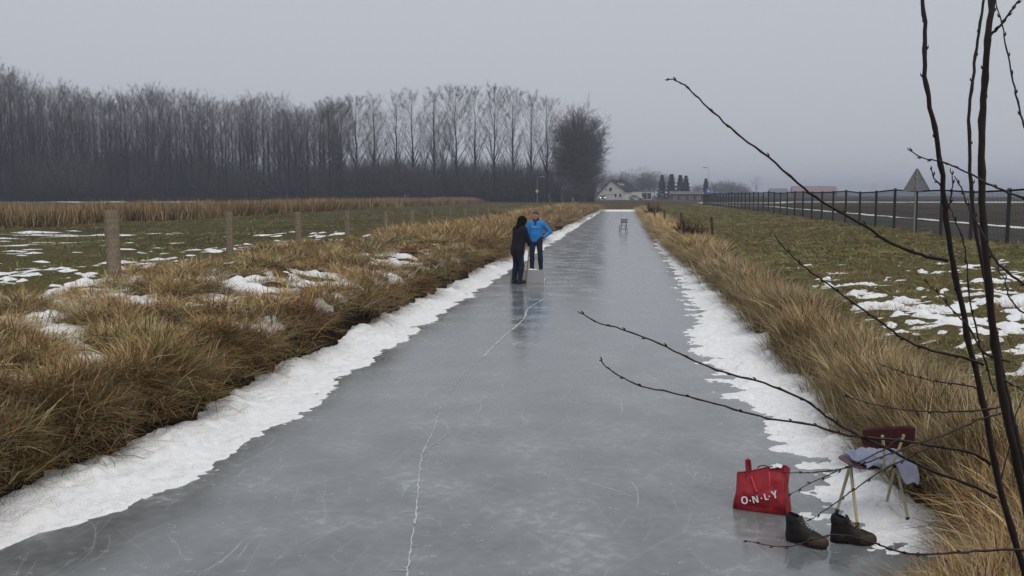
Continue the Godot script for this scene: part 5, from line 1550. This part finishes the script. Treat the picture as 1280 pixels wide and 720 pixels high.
func make_house():
	var d := 300.0
	var left := at(745.5, 250, d); var right := at(783.0, 250, d)
	var x0 := left.x; var x1 := right.x; var w := x1 - x0
	var y0 := land((x0 + x1) / 2, d)
	var ridge := at(765, 225.0, d).y - y0
	var eave := 2.7
	var o := thing("farm_house", "white gabled house with dark tiled roof at the far end of the ditch", "house", Vector3((x0 + x1) / 2 , y0, -d), -0.42)
	var depth := 10.0
	var rx := at(764.0, 226, d).x - o.position.x
	var wl := MB.new()
	var el := 1.6                                        # the left roof slope comes down lower
	var f := [Vector3(-w / 2, -0.4, 0), Vector3(w / 2, -0.4, 0), Vector3(w / 2, eave, 0), Vector3(rx, ridge - 0.12, 0), Vector3(-w / 2, el, 0)]
	for z in [0.0, -depth]:
		var b := Vector3(0, 0, z)
		wl.poly_out([f[0] + b, f[1] + b, f[2] + b, f[4] + b], Vector3(0, 1, -depth / 2)); wl.poly_out([f[4] + b, f[2] + b, f[3] + b], Vector3(0, 1, -depth / 2))
	wl.poly_out([f[0], f[4], f[4] + Vector3(0, 0, -depth), f[0] + Vector3(0, 0, -depth)], Vector3(0, 1, -depth / 2))
	wl.poly_out([f[1], f[2], f[2] + Vector3(0, 0, -depth), f[1] + Vector3(0, 0, -depth)], Vector3(0, 1, -depth / 2))
	part("wall", wl, M.white_wall, o)
	var rf := MB.new()
	for q in [[f[4], f[3]], [f[2], f[3]]]:
		var lo: Vector3 = q[0] + (q[0] - q[1]).normalized() * 0.45; var hi: Vector3 = q[1]
		var m := (lo + hi) / 2 + Vector3(0, 0.10, -depth / 2)
		var dir := (hi - lo)
		rf.box(m, Vector3(dir.length() + 0.12, 0.18, depth + 0.8), Basis(Vector3.BACK, atan2(dir.y, dir.x)), 0.03)
	var roof := part("roof", rf, M.roof, o)
	var ch := MB.new(); ch.box(Vector3(rx + 0.8, ridge + 0.1, -6.0), Vector3(0.7, 1.1, 0.7), Basis(), 0.02)
	part("chimney", ch, M.brick, roof)
	for q in [[1.6, 1.3], [2.4, 3.6]]:                   # roof lights on the right slope
		var t: float = 0.45
		var dir: Vector3 = f[2] - f[3]
		var p: Vector3 = f[3] + dir * t + Vector3(0.12, 0.24, -q[1])
		var sk := MB.new(); sk.box(p, Vector3(1.3, 0.06, 1.2), Basis(Vector3.BACK, atan2(dir.y, dir.x)), 0.02); part("roof_light", sk, M.sky_glass, roof)
	window_part(o, Vector3(at(763, 236.5, d).x - o.position.x, at(763, 236.8, d).y - y0, 0), 1.15, 1.25)
	window_part(o, Vector3(at(770, 244, d).x - o.position.x, at(770, 244.2, d).y - y0, 0), 0.9, 1.2)
	window_part(o, Vector3(at(776.5, 244, d).x - o.position.x, at(776, 244.2, d).y - y0, 0), 0.9, 1.2)
	window_part(o, Vector3(at(757, 237, d).x - o.position.x, at(757, 237, d).y - y0, 0), 0.55, 0.8)
	var bd := MB.new(); bd.box(Vector3(at(762, 243, d).x - o.position.x - 0.3, at(762, 243.2, d).y - y0, 0.04), Vector3(3.2, 0.10, 0.06), Basis(), 0.01)
	part("cornice", bd, M.dark_wood, o)
	# the garage and lean-to beside it
	var g := thing("garage", "dark teal garage with flat roof joined to the white house", "garage", Vector3(x1 + 3.2, land(x1 + 2.0, d), -d - 4.5))
	var gb := MB.new(); gb.box(Vector3(0, 1.1, -2), Vector3(3.9, 3.0, 5), Basis(), 0.02); part("wall", gb, M.teal, g)
	var gd := MB.new(); gd.box(Vector3(0, 1.0, 0.54), Vector3(2.6, 2.0, 0.06), Basis(), 0.02)
	for k in 4: gd.box(Vector3(0, 0.25 + k * 0.5, 0.585), Vector3(2.5, 0.03, 0.03))
	part("door", gd, M.teal_dark, g)
	var gr := MB.new(); gr.box(Vector3(0, 2.68, -2), Vector3(4.2, 0.16, 5.3), Basis(), 0.03); part("roof", gr, M.roof, g)
	var sh := thing("white_shed", "small white shed with dark openings right of the teal garage", "shed", Vector3(at(806, 250, d).x, land(4.0, d), -d - 2.0))
	var sb := MB.new(); sb.box(Vector3(-1.0, 1.2, -1.5), Vector3(6.4, 2.8, 3), Basis(), 0.02); part("wall", sb, M.white_wall, sh)
	var sr := MB.new(); sr.box(Vector3(-1.0, 2.68, -1.5), Vector3(6.7, 0.14, 3.3), Basis(), 0.03); part("roof", sr, M.roof, sh)
	for q in [[-0.1, 1.5], [1.4, 1.2]]:
		var op := MB.new(); op.box(Vector3(q[0], 1.2, 0.02), Vector3(q[1], 1.9, 0.06), Basis(), 0.01); part("door", op, M.dark_wood, sh)
	# the low brick building before the conifers
	var a := at(838, 250, 272); var b := at(879, 250, 272)
	var br := thing("brick_shed", "long low brick building with grey roof before the conifers", "building", Vector3((a.x + b.x) / 2, land(a.x, 272.0), -272.0))
	var bw := b.x - a.x
	var top := at(850, 239.5, 272).y - br.position.y
	var bb := MB.new(); bb.box(Vector3(0, top / 2 - 0.5, -2), Vector3(bw, top * 1.0 - 0.2, 4), Basis(), 0.02); part("wall", bb, M.brick, br)
	var bf := MB.new()
	for s in [-1.0, 1.0]: bf.box(Vector3(0, top - 0.35, -2 + s * 1.2), Vector3(bw + 0.5, 0.12, 2.7), Basis(Vector3.RIGHT, s * 0.30), 0.02)
	part("roof", bf, M.grey_roof, br)
	for k in 4:
		window_part(br, Vector3(-bw * 0.36 + k * bw * 0.24, 0.75, 0.0), 0.9, 0.8)
	# barns on the horizon
	for q in [[962.5, 985.5, 235.5, 620.0, M.grey_roof, "grey roofed barn on the horizon behind the mesh fence"], [990.5, 1047.0, 232.5, 640.0, M.red_roof, "long red roofed barn on the horizon behind the mesh fence"]]:
		var p0 := at(q[0], 245, q[3]); var p1 := at(q[1], 245, q[3])
		var t := at(q[0], q[2], q[3])
		var bn := thing("barn", q[5], "barn", Vector3((p0.x + p1.x) / 2, land(p0.x, q[3]), -q[3]), 0.0)
		var bw2 := p1.x - p0.x; var hh: float = t.y - bn.position.y
		var m1 := MB.new(); m1.box(Vector3(0, hh * 0.2, -5), Vector3(bw2 - 0.8, hh * 0.5, 10), Basis(), 0.03); part("wall", m1, M.brick if q[4] == M.red_roof else M.teal_dark, bn)
		var m2 := MB.new()
		var rise := hh * 0.55
		for s in [-1.0, 1.0]:
			var lo := Vector3(0, hh - rise, -5 + s * 5.4); var hi := Vector3(0, hh, -5)
			m2.poly_out([lo + Vector3(-bw2 / 2, 0, 0), lo + Vector3(bw2 / 2, 0, 0), hi + Vector3(bw2 / 2, 0, 0), hi + Vector3(-bw2 / 2, 0, 0)], Vector3(0, 0, -5))
		for s in [-1.0, 1.0]: m2.poly_out([Vector3(s * (bw2 / 2 - 0.4), hh - rise, 0.2), Vector3(s * (bw2 / 2 - 0.4), hh - rise, -10.2), Vector3(s * (bw2 / 2 - 0.4), hh - 0.05, -5)], Vector3(0, 0, -5))
		part("roof", m2, q[4], bn)
	for q in [[1092.0, 5.0, 230.0], [1109.5, 5.5, 231.5]]:
		var p := at(q[0], 245, 2300.0); var t := at(q[0], q[2], 2300.0)
		var tw := thing("tower_block", "pale tower block on the hazy horizon", "building", Vector3(p.x, land(p.x, 2300.0), p.z), 0.0, "tower blocks on the horizon")
		var m := MB.new(); var ww: float = q[1] * 2300.0 / F; m.box(Vector3(0, t.y / 2, 0), Vector3(ww, t.y, ww), Basis(), 0.2); part("wall", m, M.white_wall, tw)
		var m2 := MB.new(); m2.box(Vector3(ww * 0.2, t.y + 1.0, 0), Vector3(ww * 0.3, 2.6, ww * 0.3), Basis(), 0.1); part("roof_house", m2, M.white_wall, tw)

func make_cars():
	# a car facing the camera with its headlights on, and a parked one
	for k in 2:
		var p := at([752.5, 795.0][k], 251.5, [286.0, 290.0][k])
		var o := thing("parked_car", ["dark car with lit headlights before the white house", "grey car parked in front of the white shed"][k], "car", Vector3(p.x, land(p.x, -p.z), p.z), [0.12, 1.2][k])
		var paint := mat(lin(0.04, 0.042, 0.05) if k == 0 else lin(0.30, 0.31, 0.33), 0.3, 0.5)
		var prof := [Vector2(2.05, 0.32), Vector2(2.10, 0.62), Vector2(1.95, 0.80), Vector2(1.05, 0.95), Vector2(0.35, 1.42), Vector2(-1.15, 1.45), Vector2(-1.85, 1.00), Vector2(-2.08, 0.92), Vector2(-2.10, 0.35)]
		var mb := MB.new()
		for j in prof.size():
			var a: Vector2 = prof[j]; var b: Vector2 = prof[(j + 1) % prof.size()]
			var wa := 0.86 if a.y < 1.0 else 0.68; var wb := 0.86 if b.y < 1.0 else 0.68
			mb.poly_out([Vector3(-wa, a.y, a.x), Vector3(wa, a.y, a.x), Vector3(wb, b.y, b.x), Vector3(-wb, b.y, b.x)], Vector3(0, 0.7, 0))
			for s in [-1.0, 1.0]: mb.poly_out([Vector3(s * wa, a.y, a.x), Vector3(s * wb, b.y, b.x), Vector3(s * 0.86, 0.75, 0)], Vector3(0, 0.7, 0))
		part("body", mb, paint, o)
		var ws := MB.new()
		ws.poly_out([Vector3(-0.74, 1.02, 1.00), Vector3(0.74, 1.02, 1.00), Vector3(0.62, 1.38, 0.46), Vector3(-0.62, 1.38, 0.46)], Vector3(0, 0.7, -2)); part("windscreen", ws, M.dark_glass, o)
		for s in [-1.0, 1.0]:
			var sw := MB.new(); sw.poly_out([Vector3(s * 0.82, 1.0, 0.85), Vector3(s * 0.71, 1.38, 0.35), Vector3(s * 0.71, 1.38, -1.0), Vector3(s * 0.82, 1.0, -1.5)], Vector3(0, 0.7, 0)); part("side_window", sw, M.dark_glass, o)
			for z in [1.32, -1.35]:
				var wh := MB.new(); wh.tube([Vector3(s * 0.68, 0.32, z), Vector3(s * 0.88, 0.32, z)], [0.32, 0.32], 18); var wp := part("wheel", wh, M.rubber, o)
				var ri := MB.new(); ri.tube([Vector3(s * 0.86, 0.32, z), Vector3(s * 0.892, 0.32, z)], [0.2, 0.2], 14); part("rim", ri, M.steel, wp)
			var hl := MB.new(); hl.box(Vector3(s * 0.66, 0.68, 2.06), Vector3(0.34, 0.2, 0.12), Basis(), 0.04)
			part("headlight", hl, M.headlight if k == 0 else M.white_paint, o)
			if k == 0:
				var li := SpotLight3D.new()
				li.name = "headlight_beam"; li.light_energy = 6.0; li.light_color = Color(1, 0.97, 0.9); li.light_size = 0.12; li.spot_range = 60.0; li.spot_angle = 30.0; li.spot_attenuation = 2.0; li.shadow_enabled = true
				li.position = Vector3(s * 0.66, 0.68, 2.16); li.rotation = Vector3(-0.05, PI, 0)
				o.add_child(li)
		var gr := MB.new(); gr.box(Vector3(0, 0.58, 2.09), Vector3(0.8, 0.16, 0.05), Basis(), 0.01); part("grille", gr, M.rubber, o)

# ---------------------------------------------------------------- the scene
func _ready():
	setup_view()
	setup_materials()
	make_tables()
	make_land()
	make_ice()
	make_house()
	make_trees()
	make_mesh_fence()
	make_posts()
	make_sign()
	make_lamps()
	make_cars()
	make_people()
	make_chair()
	make_far_chair()
	make_bag()
	make_boots()
	make_bundle()
	make_willow()
	make_grass()

func setup_view():
	for q in [[n_lo, 1, 0.06, 3], [n_md, 2, 0.5, 3], [n_hi, 3, 3.0, 3], [n_tu, 4, 0.85, 2]]:
		q[0].seed = q[1]; q[0].frequency = q[2]; q[0].fractal_octaves = q[3]; q[0].noise_type = FastNoiseLite.TYPE_SIMPLEX_SMOOTH
	var pitch := atan((360.0 - 243.0) / F)
	var yaw := atan((785.0 - 640.0) / sqrt(F * F + 117.0 * 117.0))
	view = Basis(Vector3.UP, yaw) * Basis(Vector3.RIGHT, -pitch)
	var cam := Camera3D.new()
	cam.name = "camera"
	cam.fov = rad_to_deg(2.0 * atan(360.0 / F))
	cam.near = 0.05; cam.far = 6000.0
	cam.transform = Transform3D(view, EYE)
	add_child(cam); cam.current = true
	var env := Environment.new()
	env.background_mode = Environment.BG_SKY
	var sky := Sky.new()
	var sm := ProceduralSkyMaterial.new()
	sm.sky_top_color = Color(0.85, 0.87, 0.905)
	sm.sky_horizon_color = Color(0.632, 0.645, 0.668)
	sm.sky_curve = 1.5
	sm.ground_bottom_color = Color(0.45, 0.45, 0.46)
	sm.ground_horizon_color = Color(0.632, 0.645, 0.668)
	sm.sun_angle_max = 0.0
	sky.sky_material = sm
	env.sky = sky
	env.tonemap_mode = Environment.TONE_MAPPER_LINEAR
	env.tonemap_exposure = 1.36
	env.sdfgi_enabled = true; env.ssao_enabled = true; env.ssil_enabled = true
	env.fog_enabled = true
	env.fog_density = 0.0008
	env.fog_light_color = Color(0.86, 0.89, 0.965)
	var we := WorldEnvironment.new()
	we.name = "environment"; we.environment = env
	add_child(we)
	var sun := DirectionalLight3D.new()
	sun.name = "sun"
	sun.light_energy = 0.35
	sun.light_color = Color(1.0, 0.98, 0.95)
	sun.light_angular_distance = 40.0
	sun.shadow_enabled = true
	sun.rotation_degrees = Vector3(-58, 35, 0)
	add_child(sun)

func setup_materials():
	M.soil = vmat(1.0, 0.05)
	M.soil.albedo_texture = noise_tex(21, 0.03, 512, Color(0.55, 0.55, 0.55), Color(1, 1, 1), 5, 1.3)
	M.soil.uv1_triplanar = true; M.soil.uv1_world_triplanar = true; M.soil.uv1_scale = Vector3.ONE * 0.8
	M.asphalt = mat(lin(0.080, 0.077, 0.070), 1.0, 0.1, noise_tex(22, 0.08, 256, Color(0.8, 0.8, 0.8), Color(1, 1, 1)), 0.5)
	M.snow = mat(lin(0.86, 0.88, 0.91), 0.75, 0.4, noise_tex(23, 0.03, 256, Color(0.93, 0.93, 0.93), Color(1, 1, 1), 5), 1.1)
	M.snow.heightmap_enabled = true; M.snow.heightmap_texture = height_tex(24, 0.05, 512, 5); M.snow.heightmap_scale = 1.6
	M.snow.uv1_world_triplanar = true
	M.crack = mat(lin(0.42, 0.45, 0.48), 0.7)
	M.bark = mat(lin(0.085, 0.076, 0.068), 0.95, 0.2, noise_tex(25, 0.06, 128, Color(0.7, 0.7, 0.7), Color(1, 1, 1)), 0.6)
	M.twigs = mat(lin(0.082, 0.074, 0.078), 0.95, 0.1)
	M.bramble = mat(lin(0.085, 0.045, 0.032), 0.9, 0.2)
	M.needles = vmat(0.9, 0.2); M.needles.albedo_color = lin(0.030, 0.045, 0.028)
	M.willow = mat(lin(0.042, 0.028, 0.028), 0.55, 0.4, noise_tex(26, 0.05, 256, Color(0.55, 0.55, 0.55), Color(1, 1, 1), 5, 1.6), 14.0)
	var grain := noise_tex(27, 0.04, 256, Color(0.62, 0.62, 0.62), Color(1, 1, 1), 5, 1.5)
	M.dark_post = mat(lin(0.10, 0.08, 0.065), 0.9, 0.2, grain, 2.0)
	M.post = mat(lin(0.36, 0.30, 0.225), 0.9, 0.2, grain, 1.0); M.post.uv1_scale = Vector3(9.0, 1.2, 9.0)
	M.board = mat(lin(0.36, 0.36, 0.37), 0.6, 0.3)
	M.pale_wood = mat(lin(0.42, 0.30, 0.19), 0.7, 0.3, grain, 3.0)
	M.dark_wood = mat(lin(0.045, 0.036, 0.032), 0.7, 0.3, grain, 3.0)
	M.grey_wood = mat(lin(0.40, 0.39, 0.38), 0.7, 0.3, grain, 3.0)
	M.red_wood = mat(lin(0.085, 0.018, 0.020), 0.45, 0.5, grain, 3.0)
	M.cream = mat(lin(0.52, 0.48, 0.32), 0.45, 0.5, noise_tex(28, 0.05, 128, Color(0.8, 0.78, 0.72), Color(1, 1, 1)), 6.0)
	M.steel = mat(lin(0.30, 0.31, 0.32), 0.5); M.steel.metallic = 0.5
	M.sign_back = mat(lin(0.24, 0.25, 0.26), 0.6, 0.4, noise_tex(29, 0.03, 128, Color(0.8, 0.8, 0.8), Color(1, 1, 1)), 1.5)
	M.lamp_metal = mat(lin(0.26, 0.27, 0.30), 0.5); M.dark_metal = mat(lin(0.05, 0.05, 0.06), 0.6)
	M.black_metal = mat(lin(0.014, 0.016, 0.018), 0.6)
	M.white_paint = mat(lin(0.75, 0.75, 0.76), 0.6); M.white_wall = mat(lin(0.74, 0.72, 0.69), 0.9, 0.3, noise_tex(30, 0.03, 128, Color(0.85, 0.85, 0.85), Color(1, 1, 1)), 0.3)
	M.roof = mat(lin(0.022, 0.022, 0.034), 0.95, 0.15); M.grey_roof = mat(lin(0.10, 0.10, 0.115), 0.85); M.red_roof = mat(lin(0.19, 0.115, 0.105), 0.85)
	M.brick = mat(lin(0.20, 0.11, 0.075), 0.9, 0.3, grain, 0.5); M.teal = mat(lin(0.045, 0.075, 0.085), 0.8); M.teal_dark = mat(lin(0.03, 0.05, 0.058), 0.8)
	M.dark_glass = mat(lin(0.015, 0.017, 0.02), 0.12, 0.6); M.sky_glass = mat(lin(0.10, 0.12, 0.15), 0.08, 1.0)
	M.headlight = mat(Color(1, 0.98, 0.92), 0.3); M.headlight.emission_enabled = true; M.headlight.emission = Color(1, 0.97, 0.9); M.headlight.emission_energy_multiplier = 1.6
	M.skin = vmat(0.6, 0.4); M.black_boot = mat(lin(0.015, 0.015, 0.016), 0.6)
	M.leather = vmat(0.65, 0.35); M.leather_dark = mat(lin(0.02, 0.018, 0.02), 0.7); M.rubber = mat(lin(0.014, 0.014, 0.015), 0.8); M.lace = mat(lin(0.16, 0.14, 0.12), 0.9)
	M.red_cloth = mat(lin(0.33, 0.008, 0.020), 0.55, 0.45, noise_tex(31, 0.02, 128, Color(0.8, 0.8, 0.8), Color(1, 1, 1)), 4.0)
	M.red_dark = mat(lin(0.24, 0.008, 0.018), 0.6); M.red_strap = mat(lin(0.50, 0.022, 0.045), 0.55)
	M.lilac = mat(lin(0.29, 0.31, 0.43), 0.95, 0.2, noise_tex(32, 0.08, 128, Color(0.85, 0.85, 0.85), Color(1, 1, 1)), 8.0)
	M.grass = vmat(0.85, 0.25)
	M.grass.backlight_enabled = true; M.grass.backlight = Color(0.35, 0.35, 0.35)
	var it: Array = ice_textures()
	M.ice = mat(Color.WHITE, 1.0, 0.5)
	M.ice.albedo_texture = it[0]
	M.ice.roughness_texture = it[1]
